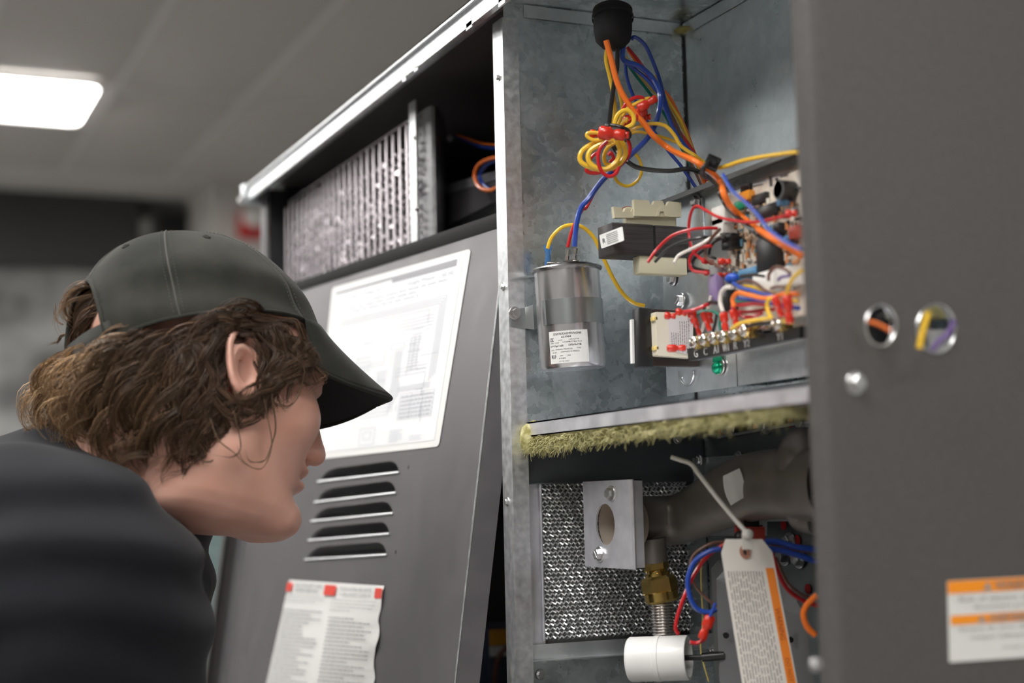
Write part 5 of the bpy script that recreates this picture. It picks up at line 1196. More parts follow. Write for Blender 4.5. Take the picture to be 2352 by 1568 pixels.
# ---- implicit surfaces on a grid, meshed by surface nets
def smin(a, b, k):
    h = np.clip(.5+.5*(b-a)/k, 0, 1); return b*(1-h)+a*h - k*h*(1-h)
def smax(a, b, k): return -smin(-a, -b, k)
def capsule(X, a, b, ra, rb):
    a = np.array(a, dtype=np.float32); b = np.array(b, dtype=np.float32); d = b-a; L2 = float(d@d)
    h = np.clip(((X[0]-a[0])*d[0]+(X[1]-a[1])*d[1]+(X[2]-a[2])*d[2])/L2, 0, 1)
    return np.sqrt((X[0]-a[0]-h*d[0])**2+(X[1]-a[1]-h*d[1])**2+(X[2]-a[2]-h*d[2])**2) - (ra+(rb-ra)*h)
def ellip(X, c, r):
    k = np.sqrt(((X[0]-c[0])/r[0])**2+((X[1]-c[1])/r[1])**2+((X[2]-c[2])/r[2])**2)
    return (k-1)*min(r)*1.0
def nets(f, lo, h):
    nx, ny, nz = f.shape; s = f < 0
    c = np.zeros((nx-1,ny-1,nz-1), dtype=np.int8)
    for i in (0,1):
        for j in (0,1):
            for k in (0,1): c += s[i:nx-1+i, j:ny-1+j, k:nz-1+k]
    act = (c > 0) & (c < 8); idx = -np.ones(act.shape, dtype=np.int64); cells = np.argwhere(act); n = len(cells); idx[act] = np.arange(n)
    pos = np.zeros((n,3)); cnt = np.zeros(n); I, J, K = cells.T
    cor = [(i,j,k) for i in (0,1) for j in (0,1) for k in (0,1)]
    for a in cor:
        for b in cor:
            if sum(b)-sum(a) == 1 and all(q >= p_ for p_, q in zip(a,b)):
                fa = f[I+a[0],J+a[1],K+a[2]]; fb = f[I+b[0],J+b[1],K+b[2]]; m = (fa < 0) != (fb < 0)
                t = fa[m]/(fa[m]-fb[m]); A_ = np.array(a); D_ = np.array(b)-A_
                pos[m] += A_+D_*t[:,None]; cnt[m] += 1
    pos = (pos/cnt[:,None]+cells)*h+np.array(lo)
    faces = []
    for ax in range(3):
        o1, o2 = [(1,2),(2,0),(0,1)][ax]
        sl = [slice(1,-1)]*3; sl[ax] = slice(0,-1); sl2 = list(sl); sl2[ax] = slice(1,None)
        s0 = s[tuple(sl)] if False else None
        e = np.argwhere(np.take(s, range(0,s.shape[ax]-1), ax) != np.take(s, range(1,s.shape[ax]), ax))
        ok = np.ones(len(e), bool)
        for o in (o1, o2): ok &= (e[:,o] > 0) & (e[:,o] < f.shape[o]-1)
        e = e[ok]; st = s[e[:,0],e[:,1],e[:,2]]
        def g(d1, d2):
            q = e.copy(); q[:,o1] -= d1; q[:,o2] -= d2; return idx[q[:,0],q[:,1],q[:,2]]
        Q = np.stack([g(1,1),g(0,1),g(0,0),g(1,0)], 1)
        Q[~st] = Q[~st][:, ::-1]; faces.append(Q)
    return pos, np.concatenate(faces)
def grid(lo, hi, h):
    ax = [np.arange(lo[i], hi[i]+h, h, dtype=np.float32) for i in range(3)]
    return np.meshgrid(*ax, indexing='ij')
def relax(v, fc, it, lam=.5):
    n = len(v)
    for _ in range(it):
        a = np.zeros_like(v); c = np.zeros(n)
        for k in range(4):
            i, j = fc[:,k], fc[:,(k+1)%4]
            for x in range(3):
                a[:,x] += np.bincount(i, v[j,x], n)+np.bincount(j, v[i,x], n)
            c += np.bincount(i, minlength=n)+np.bincount(j, minlength=n)
        v = v*(1-lam)+lam*a/np.maximum(c,1)[:,None]
    return v
def fastmesh(name, v, f, M=None):
    me = bpy.data.meshes.new(name); v = np.asarray(v, dtype=np.float64)
    if M is not None: A_ = np.array(M); v = v@A_[:3,:3].T+A_[:3,3]
    f = np.asarray(f); k = f.shape[1]
    me.vertices.add(len(v)); me.vertices.foreach_set('co', v.astype(np.float32).ravel())
    me.loops.add(f.size); me.loops.foreach_set('vertex_index', f.ravel().astype(np.int32))
    me.polygons.add(len(f)); me.polygons.foreach_set('loop_start', np.arange(0, f.size, k, dtype=np.int32)); me.polygons.foreach_set('loop_total', np.full(len(f), k, dtype=np.int32))
    me.update(); me.validate(); return me, v
def mobj(name, me, mat, parent, **kw):
    me.transform(Matrix.Translation(-base_of(parent)))
    for m in (mat if isinstance(mat, list) else [mat]): me.materials.append(m)
    me.polygons.foreach_set('use_smooth', np.ones(len(me.polygons), dtype=bool)); me.update()
    o = link(bpy.data.objects.new(name, me)); return finish(o, parent, **kw)
# ---- where the body goes (world points)
SHN = at(178, 1425, 1.08)            # near shoulder
SHF = at(40, 1340, 1.44)             # far shoulder
NB = at(295, 1085, 1.235)            # neck base
EL = at(300, 1950, 1.10); WR = at(620, 2120, 1.16)
ELF = at(160, 1850, 1.50); WRF = at(520, 2080, 1.42)
MIDS = (SHN+SHF)/2
HIP = MIDS - R*.46 + F*.06; HIP.z = .83
hd = (SHF-SHN).normalized()
HN = HIP-hd*.10; HF = HIP+hd*.10
def hl(p): q = MHi @ Vector(p); return (q.x, q.y, q.z)
# ---- head and neck, 1.7 mm grid in head space
h_ = .0017; lo, hi = (-.20,-.10,-.185), (.130,.105,.140)
X = grid(lo, hi, h_); x, y, z = X
ay = np.abs(y)
d = ellip(X, (-.010,0,.040), (.090,.072,.080))
# face loft: front profile, half width
zs = np.array([-.112,-.106,-.100,-.092,-.083,-.075,-.066,-.058,-.050,-.040,-.030,-.015,.0,.015,.028,.042,.06,.08], dtype=np.float32)
xf = np.array([.050,.070,.080,.0855,.0850,.0815,.0850,.0855,.0880,.0865,.0860,.086,.0855,.0845,.087,.087,.082,.066], dtype=np.float32)
wf = np.array([.014,.026,.034,.041,.046,.050,.053,.056,.0585,.061,.0635,.066,.068,.0685,.069,.069,.068,.065], dtype=np.float32)
XF = np.interp(z, zs, xf).astype(np.float32); WF = np.interp(z, zs, wf).astype(np.float32)
xc = .012; A_ = np.maximum(XF-xc, .01)
ex = np.where(x > xc, (x-xc)/A_, (xc-x)/.05); 
n_ = 2.25
k_ = (np.abs(ex)**n_+(ay/WF)**n_)**(1/n_)
face = (k_-1)*np.minimum(A_, WF)*.9
face = smax(face, -(z+.110), .012); face = smax(face, z-.075, .01)
d = smin(d, face, .014)
# jaw, cheek, chin
jaw = capsule((x,ay,z), (.005,.052,-.035), (.008,.051,-.056), .013, .012)
jaw = smin(jaw, capsule((x,ay,z), (.008,.051,-.056), (.066,.018,-.094), .012, .011), .01)
d = smin(d, jaw, .016)
d = smin(d, ellip((x,ay,z), (.050,.040,-.020), (.030,.026,.024)), .018)
d = smin(d, ellip(X, (.079,0,-.092), (.014,.020,.013)), .012)
# brow
d = smin(d, capsule((x,ay,z), (.088,.008,.036), (.072,.042,.036), .008, .007), .012)
# eye socket, eyelids
d = smax(d, -ellip((x,ay,z), (.092,.031,.016), (.014,.016,.011)), .010)
d = smin(d, ellip((x,ay,z), (.0725,.032,.016), (.0145,.0155,.0135)), .005)
d = smax(d, -ellip((x,ay,z), (.089,.034,.0145), (.009,.012,.0034)), .002)
# nose
d = smin(d, capsule(X, (.086,0,.022), (.1015,0,-.023), .0065, .0085), .010)
d = smin(d, ellip(X, (.103,0,-.030), (.0095,.0100,.0082)), .006)
d = smin(d, ellip((x,ay,z), (.095,.0120,-.033), (.0105,.0070,.0076)), .004)
d = smax(d, -ellip((x,ay,z), (.099,.0072,-.0400), (.0058,.0034,.0050)), .003)
# lips
d = smin(d, ellip(X, (.0865,0,-.0510), (.0075,.022,.0050)), .005)
d = smin(d, ellip(X, (.0855,0,-.0620), (.0080,.019,.0055)), .005)
d = smax(d, -capsule((x,ay,z), (.096,0,-.0565), (.082,.024,-.0570), .0022, .0015), .003)
d = smax(d, -ellip(X, (.0930,0,-.0745), (.009,.018,.004)), .008)
# neck and throat
nb = hl(NB); nb2 = hl(MIDS*.6+NB*.4)
neck = capsule(X, (-.034,0,-.030), nb, .052, .056)
neck = smin(neck, capsule(X, (.010,.0,-.070), tuple(np.array(nb)+np.array((.015,0,-.005))), .036, .048), .03)
neck = smin(neck, capsule(X, nb, nb2, .056, .08), .02)
d = smin(d, neck, .022)
# ears: helix, concha, lobe; tilted with the head
def ear(d, sg):
    ys = y*sg
    ex_, ez_ = x+.003, z+.002
    c, s = math.cos(.22), math.sin(.22); u = ex_*c+ez_*s*1.0; v = -ex_*s+ez_*c        # ear axis leans back
    fl = ys-(.071+.30*np.clip(-u+.010,0,.03))
    r = (np.abs(u/.0165)**2.4+np.abs((v-.003)/.0265)**2.4)**(1/2.4)
    body = np.maximum((r-1)*.0165, np.abs(fl+.0012)-.0022)
    ring = np.sqrt(((r-.93)*.0185)**2+(fl-.0034)**2)-.0032
    ring = np.maximum(ring, -(u-.004+ (v<-.004)*1)) if False else ring
    inner = np.sqrt(((u+.001)/.0100)**2+((v-.000)/.0150)**2)
    anti = np.sqrt(((inner-1)*.0110)**2+(fl-.0022)**2)-.0022
    lobe = np.sqrt((u/.0085)**2+((v+.024)/.0095)**2+(fl/.0048)**2); lobe = (lobe-1)*.0048
    trag = np.sqrt(((u-.0125)/.0045)**2+((v+.004)/.0065)**2+((ys-.074)/.0045)**2); trag = (trag-1)*.0045
    e_ = smin(smin(smin(body, ring, .002), anti, .002), smin(lobe, trag, .002), .004)
    concha = np.sqrt(((u-.003)/.0088)**2+((v+.003)/.0125)**2+((fl-.003)/.0100)**2); concha = (concha-1)*.0075
    e_ = smax(e_, -concha, .002)
    return smin(d, e_, .004)
d = ear(d, -1); d = ear(d, 1)
v1, f1 = nets(d, lo, h_); v1 = relax(v1, f1, 2)
A4 = np.array(MH); v1 = v1@A4[:3,:3].T+A4[:3,3]
# ---- rest of the body, 9 mm grid in world space
pts = [SHN,SHF,EL,WR,ELF,WRF,HIP,NB,HN,HF]
WRh = WR+(WR-EL).normalized()*.19
lo2 = [min(p[i] for p in pts+[WRh])-.16 for i in range(3)]; hi2 = [max(p[i] for p in pts+[WRh])+.16 for i in range(3)]; lo2[2] = 0.005
g2 = .010; X = grid(lo2, hi2, g2)
KN, KF = HN+R*.07, HF+R*.04; KN.z = KF.z = .48
AN, AF = HN+R*.0, HF-R*.03; AN.z = AF.z = .09
b = capsule(X, NB*.7+MIDS*.3, MIDS, .06, .10)
b = smin(b, capsule(X, SHN-(SHN-MIDS)*.12, SHF-(SHF-MIDS)*.12, .062, .062), .06)
b = smin(b, capsule(X, MIDS, MIDS*.5+HIP*.5, .115, .115), .08); b = smin(b, capsule(X, MIDS*.5+HIP*.5, HIP, .11, .125), .08)
for sh, el, wr in ((SHN,EL,WR),(SHF,ELF,WRF)):
    b = smin(b, capsule(X, sh, el, .054, .040), .03); b = smin(b, capsule(X, el, wr, .039, .026), .02)
for hp, kn, an in ((HN,KN,AN),(HF,KF,AF)):
    b = smin(b, capsule(X, hp, kn, .088, .058), .05); b = smin(b, capsule(X, kn, an, .056, .038), .03); b = smin(b, capsule(X, an+Vector((0,0,-.045)), an+R*.15+Vector((0,0,-.05)), .036, .030), .02)
v2, f2 = nets(b, lo2, g2); v2 = relax(v2, f2, 2)
# five-fingered hands: short tapered chains
bm = BM()
for el, wr in ((EL,WR),(ELF,WRF)):
    dx_ = (wr-el).normalized(); side = dx_.cross(F).normalized(); nn_ = dx_.cross(side)
    ball(bm, wr+dx_*.045, .05, 3, fr(wr, dx_, nn_), scale=(1.05,.8,.36))
    for k, (o_, L_) in enumerate(((-.030,.070),(-.010,.080),(.010,.075),(.029,.058))):
        p = wr+dx_*.075+side*o_; q = p+dx_*L_*.45+nn_*.006; s_ = q+dx_*L_*.35+nn_*.020; w_ = s_+dx_*L_*.15+nn_*.018
        tube(bm, spline([p-dx_*.02,p,q,s_,w_], 16), [.0088]*5+[.008]*5+[.0065]*7 if False else .0078, n=8)
    p = wr+dx_*.02-side*.030; tube(bm, spline([p, p-side*.02+dx_*.025, p-side*.028+dx_*.055+nn_*.01], 10), .009, n=8)
bm.verts.ensure_lookup_table(); bmesh.ops.triangulate(bm, faces=bm.faces)
v3 = np.array([tuple(v.co) for v in bm.verts]); bm.verts.index_update(); f3 = np.array([[v.index for v in f.verts]+[f.verts[2].index] for f in bm.faces]); bm.free()
SKIN = P('skin', (.6,.36,.27), .45, Subsurface_Weight=.25, Subsurface_Radius=(.012,.005,.003), Subsurface_Scale=.6)
add_noise(SKIN, (.66,.35,.265), (.74,.43,.34), 26, detail=3, bump=.0)
JEANS = P('dark_trousers', (.03,.035,.05), .8)
me = bpy.data.meshes.new('body')
V = np.concatenate([v1, v2, v3]); Ff = [tuple(q) for q in f1]+[tuple(q+len(v1)) for q in f2]+[tuple(q[:3]+len(v1)+len(v2)) for q in f3]
me.from_pydata(V.tolist(), [], Ff)
body = mobj('body', me, SKIN, person)
# eyes
for sg in (-1, 1):
    bm = BM(); ball(bm, MH @ Vector((.0735,.032*sg,.016)), .0118, 3); ey = obj('eye', bm, P('eye_white', (.75,.72,.70), .2), body)
    bm = BM(); ball(bm, MH @ Vector((.0812,.032*sg,.015)), .0056, 2, MH, scale=(.8,1,1)); obj('iris', bm, P('iris', (.08,.10,.10), .15), body)
bm = BM(); ball(bm, MH @ Vector((.003,-.0765,-.026)), .0016, 2); obj('ear_stud', bm, STEEL, person)
# trousers and shoes (below the frame)
b = None
for hp, kn, an in ((HN,KN,AN),(HF,KF,AF)):
    q = smin(capsule(X, HIP, hp, .14, .105), capsule(X, hp, kn, .104, .076), .05); q = smin(q, capsule(X, kn, an+Vector((0,0,.03)), .074, .060), .03)
    b = q if b is None else smin(b, q, .04)
vt, ft_ = nets(b, lo2, g2); me, _ = fastmesh('trousers', relax(vt, ft_, 2), ft_); mobj('trousers', me, JEANS, person)
for an in (AN, AF):
    bm = BM(); ball(bm, an+R*.06+Vector((0,0,-.040)), .05, 3, fr(an, R, (0,0,1)), scale=(2.6,1.0,1.0)); 
    for v in bm.verts: v.co.z = max(v.co.z, .002)
    obj('shoe', bm, BLACKP, person)
# ---- T-shirt: smooth shell with stretched folds
g3 = .006; lo3 = [min(p[i] for p in (SHN,SHF,NB,HIP,EL))-.17 for i in range(3)]; hi3 = [max(p[i] for p in (SHN,SHF,NB,HIP))+.15 for i in range(3)]
lo3[2] = max(lo3[2], HIP.z-.22)
X = grid(lo3, hi3, g3)
b = capsule(X, MIDS, MIDS*.5+HIP*.5, .135, .135); b = smin(b, capsule(X, MIDS*.5+HIP*.5, HIP, .135, .15), .08)
b = smin(b, capsule(X, SHN-(SHN-MIDS)*.10, SHF-(SHF-MIDS)*.10, .084, .084), .07)
b = smin(b, capsule(X, NB*.35+MIDS*.65, MIDS, .088, .12), .05)
SL = SHN.lerp(EL, .62); SLF = SHF.lerp(ELF, .62)
b = smin(b, capsule(X, SHN, SL, .082, .072), .05); b = smin(b, capsule(X, SHF, SLF, .082, .072), .05)
b = smin(b, capsule(X, SHN+(HIP-SHN)*.10+U*.03, MIDS*.45+HIP*.55, .10, .12), .06)
# folds running from shoulder toward the back
RU = [np.float32(1)*(X[0]-SHN.x)*v.x+(X[1]-SHN.y)*v.y+(X[2]-SHN.z)*v.z for v in (R, U, F)]
rr = np.sqrt((RU[0]-.015)**2*1.0+(RU[1]+.085)**2)
ph = rr*1.0
fold = .0052*np.sin(ph*150+1.5*np.sin(RU[0]*16+1)+RU[2]*9)*np.clip((rr-.05)*14,0,1)*np.clip((.20-rr)*9+.5,.25,1)
fold += .0045*np.sin(RU[0]*38-RU[1]*64+2)*np.clip(-RU[0]*9,0,1)
b = b + fold
# neck opening
hole_a, hole_b = NB+(NB-MIDS).normalized()*.10, MIDS*.25+NB*.75
b = smin(b, capsule(X, NB*.8+MIDS*.2, MIDS, .070, .11), .04)
b = smax(b, -capsule(X, hole_a, NB+(hole_a-NB)*.12, .085, .060), .006)
vs_, fs_ = nets(b, lo3, g3); vs_ = relax(vs_, fs_, 3)
SHIRT = add_noise(P('dark_cotton', (.012,.013,.018), .9, Specular_IOR_Level=.2, Sheen_Weight=.08, Sheen_Roughness=.5), (.005,.0053,.008), (.009,.0095,.013), 9, detail=6)
me, _ = fastmesh('t_shirt', vs_, fs_); shirt = mobj('t_shirt', me, SHIRT, person, label='dark navy cotton T-shirt with soft folds')

# ================================================================== CAP
# cap frame: level with the picture plane roughly, i.e. tilted back on the head
CT = math.radians(16)
def hc_(x, y, z): return MH @ Vector((x, y, z))
cx_ = Vector((math.cos(CT), 0, math.sin(CT))); cz_ = Vector((-math.sin(CT), 0, math.cos(CT)))
C0 = Vector((-.009, 0, .031))
def cp_(x, y, z): return MH @ (C0 + cx_*x + Vector((0,1,0))*y + cz_*z)
CA, CB, CHT = .100, .0860, .0955
def dome(a, t, off=0.0):
    """a: angle round (0 = front), t: 0 band .. 1 top button"""
    ph = t*PI/2; r = math.cos(ph)**.88; zz = math.sin(ph)**1.05
    fx = math.cos(a); sy = math.sin(a)
    n = 2.25; k = (abs(fx)**n+abs(sy)**n)**(-1/n)
    sea = abs(((a/(PI/3)) % 1)-.5)*2; seam = -.0007*max(0, 1-abs(sea-1)*18) if t < .97 else 0
    wr = .0016*noise.noise(Vector((fx*2.2, sy*2.2, zz*3+4)))*(1-t) + .0042*math.sin(zz*14+fx*2.0+1.2)*max(0,1-zz*1.35)*(abs(sy)**2)*(.4+.6*math.sin(fx*3+.8)**2)
    R_ = 1+ (off+seam+wr)/.095
    sh = -.13*CA*zz
    return (CA*k*r*fx*R_+sh*1.0, CB*k*r*sy*R_, CHT*zz*(1+off/.095) - .006*math.cos(a*2)*(1-zz) )
NA, NT = 192, 44
CAPM = add_noise(P('washed_black_cotton', (.030,.031,.027), .9, Specular_IOR_Level=.3, Sheen_Weight=.06), (.011,.012,.010), (.044,.044,.036), 18, detail=9, lo=.33, hi=.72, bump=.5)
nd = CAPM.node_tree; 
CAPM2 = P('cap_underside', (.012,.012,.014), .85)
bm = BM(); g = []
def openback(a, t):    # arched opening at the back
    da = abs(((a-PI+PI) % (2*PI))-PI); 
    return (da/.47)**2+((t-.0)/.40)**2 < 1
for i in range(NT+1):
    t = i/NT*.985; g.append([bm.verts.new(cp_(*dome(2*PI*j/NA, t))) for j in range(NA)])
def openv(j, i):
    a = 2*PI*j/NA; da = abs(a-PI); return (da/.44)**2+((i/NT)/.42)**2 < 1
for i in range(NT):
    for j in range(NA):
        if openv(j+.5, i+.5): continue
        bm.faces.new((g[i][j], g[i][(j+1)%NA], g[i+1][(j+1)%NA], g[i+1][j]))
bm.faces.new(g[-1])
loose = [v for v in bm.verts if not v.link_faces]; bmesh.ops.delete(bm, geom=loose, context='VERTS')
cap = obj('cap', bm, CAPM, person, label='washed black baseball cap', ang=60)
md = cap.modifiers.new('thick', 'SOLIDIFY'); md.thickness = .0018; md.offset = -1
bm = BM()
ring = [cp_(*dome(2*PI*j/96, 0, .0006)) for j in range(96)]
for off, tt, r_ in ((.0004,.012,.0013),):
    a0, a1 = 24, 96-24
    idxs = [j for j in range(-38, 39)]
    tube(bm, [cp_(*dome(2*PI*j/96, tt, off)) for j in idxs], r_, n=6)
obj('sweatband_edge', bm, CAPM, cap)
bm = BM()       # opening edge binding
tube(bm, [cp_(*dome(PI+.44*math.cos(q), .42*math.sin(q), .0006)) for q in [PI*k/30 for k in range(31)]], .0020, n=8); obj('opening_binding', bm, CAPM, cap)
bm = BM(); rows2 = []
for i in range(17):
    a = PI+.50*(1-2*i/16); row = []
    for t, o_ in ((-.07,.0),(.10,.001)):
        p = dome(a, max(t,0), .001); row.append(bm.verts.new(cp_(p[0]*1.0, p[1], p[2]+(t*.12 if t < 0 else 0))))
    rows2.append(row)
for a_, b_ in zip(rows2, rows2[1:]): bm.faces.new((a_[0],b_[0],b_[1],a_[1]))
st = obj('back_strap', bm, CAPM, cap); md = st.modifiers.new('thick', 'SOLIDIFY'); md.thickness = .002; md.offset = 0
bm = BM()
for k in range(6):
    a = k*PI/3+PI/6*0
    pts = [cp_(*dome(a, t, .0003)) for t in [(.02 if k != 3 else .43)+(.96-(.02 if k != 3 else .43))*q/40 for q in range(41)]]
    tube(bm, pts, .0007, n=5)
    for da in (-.035, .035):
        for q in range(0, 40, 1):
            t0 = (.04 if k != 3 else .45)+(.92-(.04 if k != 3 else .45))*q/40; 
            tube(bm, [cp_(*dome(a+da/(1.01-t0*.8), t0, .0005)), cp_(*dome(a+da/(1.01-t0*.8), t0+.012, .0005))], .00028, n=4)
obj('seam_stitching', bm, P('cap_thread', (.075,.075,.066), .8), cap, kind='stuff')
bm = BM(); ball(bm, cp_(-.13*CA,0,CHT), .0075, 3, MH, scale=(1,1,.45)); obj('top_button', bm, CAPM, cap)
# eyelets
for k in range(6):
    a = PI/6+k*PI/3; p = Vector(cp_(*dome(a,.60,.0004))); q = Vector(cp_(*dome(a,.60,.004))); 
    bm = BM(); M = fr(p, (q-p).orthogonal(), q-p); lathe(bm, [(.0014,0),(.0020,.0006),(.0030,.0004),(.0032,0)], M, n=14, caps=False); obj('eyelet', bm, CAPM, cap)
# brim: curved both ways, fabric on top, darker below, stitched rows
BA = math.radians(60); BLN = .062
def brim(s, t, off=0.0):
    """s: -1..1 across, t: 0 at the cap .. 1 outer edge"""
    a = s*BA; p = dome(a, 0, .001); q = dome(a, 0, 0)
    out = BLN*(1-abs(s)**2.6)**.62
    x = p[0]+out*t*(.94); y = p[1]*(1+.06*t*(1-abs(s)))
    arch = -.034*((abs(y)/.078)**2.0)*(t**.8) - out*t*.62 + .003*(1-t)
    return cp_(x, y, p[2]+arch*1.0+off-.0015)
def brimsurf(off, ns=48, nt=16):
    bm = BM(); g = [[bm.verts.new(brim(-1+2*i/ns, j/nt, off)) for j in range(nt+1)] for i in range(ns+1)]
    for a,b in zip(g, g[1:]):
        for j in range(nt):
            try: bm.faces.new((a[j],b[j],b[j+1],a[j+1]))
            except ValueError: pass
    bmesh.ops.remove_doubles(bm, verts=bm.verts, dist=1e-5); return bm
br = obj('brim', brimsurf(.0), CAPM, cap, ang=80); md = br.modifiers.new('thick', 'SOLIDIFY'); md.thickness = .0016; md.offset = 1
bu = obj('brim_underside', brimsurf(-.0024), CAPM2, cap, ang=80)
bm = BM(); tube(bm, [brim(-1+2*i/60, 1.0, -.0008) for i in range(61)], .0019, n=8); obj('brim_edge', bm, CAPM, cap)
bm = BM()
for k in range(7):
    t = .30+.10*k; tube(bm, [brim(-.93+1.86*i/48, t, .0012) for i in range(49)], .00032, n=4)
obj('brim_stitching', bm, MATS['cap_thread'], cap, kind='stuff')

# ================================================================== HAIR
HR = random.Random(21)
hv, hf, hcol = [], [], []
def strand(pts, r0, col0, col1):
    m = len(pts); n0 = len(hv)
    nn = None
    for i, p in enumerate(pts):
        t = pts[min(i+1,m-1)]-pts[max(i-1,0)]
        t = t.normalized() if t.length > 1e-9 else Vector((1,0,0))
        nn = t.orthogonal() if nn is None else nn-t*nn.dot(t); nn = nn.normalized() if nn.length > 1e-7 else t.orthogonal().normalized()
        bb = t.cross(nn); s = i/(m-1); r = r0*(1-.75*s**3)
        for k in range(3):
            a = 2*PI*k/3; q = p+(nn*math.cos(a)+bb*math.sin(a))*r; hv.append((q.x,q.y,q.z))
            c = [col0[j]+(col1[j]-col0[j])*s for j in range(3)]; hcol.append((*c,1))
    for i in range(m-1):
        for k in range(3): a = n0+i*3+k; b = n0+i*3+(k+1)%3; hf.append((a,b,b+3,a+3))
DARK = (.045,.024,.013); MIDC = (.11,.062,.034); RIM_GOLD = (.50,.33,.18)  # the golden tint carries the rim light on the back locks
def lock(path, n, w0, w1, curl, col0=DARK, col1=MIDC, r=.00030, seg=30, freq=1.0, flat=.6):
    """path: [(px, py, depth)...]; n strands, spread w0 at root to w1 at tip (m), curl amplitude (m)"""
    c = [at(p[0], p[1], p[2]+float(np.interp(p[0], [100,300,400,500,565,620,700], [-.010,-.015,-.005,.003,.013,.030,.040]))) for p in path]; cs = spline(c, seg); L = sum((b-a).length for a,b in zip(cs, cs[1:]))
    ncl = max(1, n//13); cl = [(max(-1.6,min(1.6,HR.gauss(0,.85))), max(-1.6,min(1.6,HR.gauss(0,.85))), HR.uniform(0,6.28), HR.uniform(.8,1.25), HR.uniform(.5,1.3)) for _ in range(ncl)]
    for _ in range(n):
        g1, g2, ph0, fq, am = HR.choice(cl); a1, a2 = g1+HR.gauss(0,.20), g2+HR.gauss(0,.20); ph = ph0+HR.gauss(0,.25)
        cut = HR.uniform(.72,1.0); out = []
        m = len(cs)
        for i in range(int(m*cut)+1 if int(m*cut)+1 <= m else m):
            s = i/(m-1); wd = w0+(w1-w0)*s; k = curl*am*(s**.6)*1.25
            th = ph+fq*freq*2*PI*s*L/.042
            out.append(cs[i]+U*(a1*wd+k*math.sin(th))+R*(a2*wd*.8+k*math.cos(th))+F*(a2*wd*flat-a1*wd*.3+k*.7*math.cos(th+1)))
        if len(out) > 3:
            v = HR.uniform(.55,1.3) if HR.random() < .85 else HR.uniform(1.6,2.6); strand(out, r*HR.uniform(.7,1.3), [q*v for q in col0], [q*v for q in col1])
D = 1.13
# (side of the head, from under the cap band back and down)
side = [
 ([(600,760,1.138),(560,730,1.130),(500,745,1.128),(440,790,1.128),(400,850,1.13),(370,930,1.14),(350,1010,1.15)],130,.006,.012,.006,DARK,MIDC),
 ([(540,765,1.135),(480,790,1.125),(430,850,1.122),(420,930,1.125),(430,1010,1.13),(420,1070,1.14)],150,.008,.013,.006,DARK,MIDC),
 ([(500,790,1.13),(480,860,1.120),(470,930,1.12),(470,1000,1.125),(440,1060,1.135),(400,1095,1.145)],170,.008,.012,.006,DARK,(.10,.055,.03)),
 ([(440,785,1.13),(390,830,1.125),(360,900,1.13),(350,980,1.14),(370,1050,1.15),(380,1090,1.155)],150,.008,.014,.006,DARK,(.16,.095,.05)),
 ([(400,785,1.13),(340,820,1.128),(290,880,1.135),(280,960,1.145),(300,1030,1.155),(330,1070,1.16)],150,.008,.014,.007,DARK,(.20,.12,.065)),
 ([(350,785,1.135),(290,820,1.135),(230,870,1.145),(210,940,1.155),(230,1000,1.165)],150,.008,.015,.007,DARK,(.26,.16,.085)),
 ([(300,785,1.14),(240,815,1.145),(180,860,1.16),(150,920,1.175),(155,985,1.18)],140,.008,.015,.007,(.07,.04,.022),RIM_GOLD),
 ([(270,790,1.15),(210,820,1.165),(150,860,1.185),(115,910,1.20),(110,975,1.205)],130,.008,.015,.008,(.09,.052,.03),RIM_GOLD),
 ([(240,800,1.17),(190,830,1.19),(140,880,1.21),(120,940,1.22),(140,1000,1.22)],120,.008,.016,.008,(.10,.06,.032),RIM_GOLD),
 ([(230,810,1.20),(180,840,1.23),(130,890,1.25),(100,950,1.26)],80,.008,.015,.008,(.10,.06,.032),RIM_GOLD),
 ([(450,800,1.125),(490,860,1.120),(500,930,1.122),(485,990,1.13),(470,1050,1.14)],130,.006,.009,.005,DARK,(.09,.05,.028)),
 ([(420,800,1.125),(440,880,1.118),(400,960,1.125),(340,1020,1.14),(300,1050,1.15)],130,.008,.014,.006,DARK,(.14,.085,.045)),
 ([(380,800,1.128),(330,870,1.125),(300,950,1.135),(320,1020,1.15),(370,1080,1.155)],130,.008,.014,.006,DARK,(.17,.10,.055)),
 ([(330,800,1.135),(260,870,1.14),(240,950,1.15),(260,1010,1.16),(300,1050,1.16)],130,.008,.014,.007,(.06,.034,.02),(.28,.17,.09)),
 ([(560,745,1.127),(630,755,1.125),(680,780,1.125),(700,830,1.125),(690,880,1.128)],110,.005,.008,.005,DARK,(.10,.058,.032)),
 ([(610,765,1.13),(640,800,1.122),(655,850,1.12),(640,900,1.122),(590,925,1.12)],150,.006,.008,.006,DARK,(.10,.056,.03)),
 ([(640,775,1.13),(690,800,1.128),(710,830,1.13),(705,870,1.135)],60,.004,.006,.004,DARK,MIDC),
 ([(600,800,1.122),(620,850,1.118),(610,895,1.116),(570,935,1.116),(530,945,1.12)],110,.006,.007,.005,DARK,(.09,.05,.028)),
 ([(500,900,1.12),(545,950,1.117),(560,930,1.117),(590,910,1.118)],60,.006,.007,.004,DARK,(.09,.05,.028)),
]
for path, n, w0, w1, curl, c0_, c1_ in side: lock(path, int(n*1.4), w0, w1*.8, curl, [q*(1.8 if c1_ == RIM_GOLD else 1) for q in c0_], c1_)  # golden locks get paler roots too, rim glow put into the strand colour
lock([(250,880,1.15),(190,930,1.16),(170,985,1.17),(190,1025,1.175)],110,.010,.012,.006,(.10,.06,.03),(.34,.21,.11))
lock([(330,900,1.14),(270,960,1.15),(240,1010,1.16),(260,1040,1.165)],110,.010,.012,.006,DARK,(.22,.13,.07))
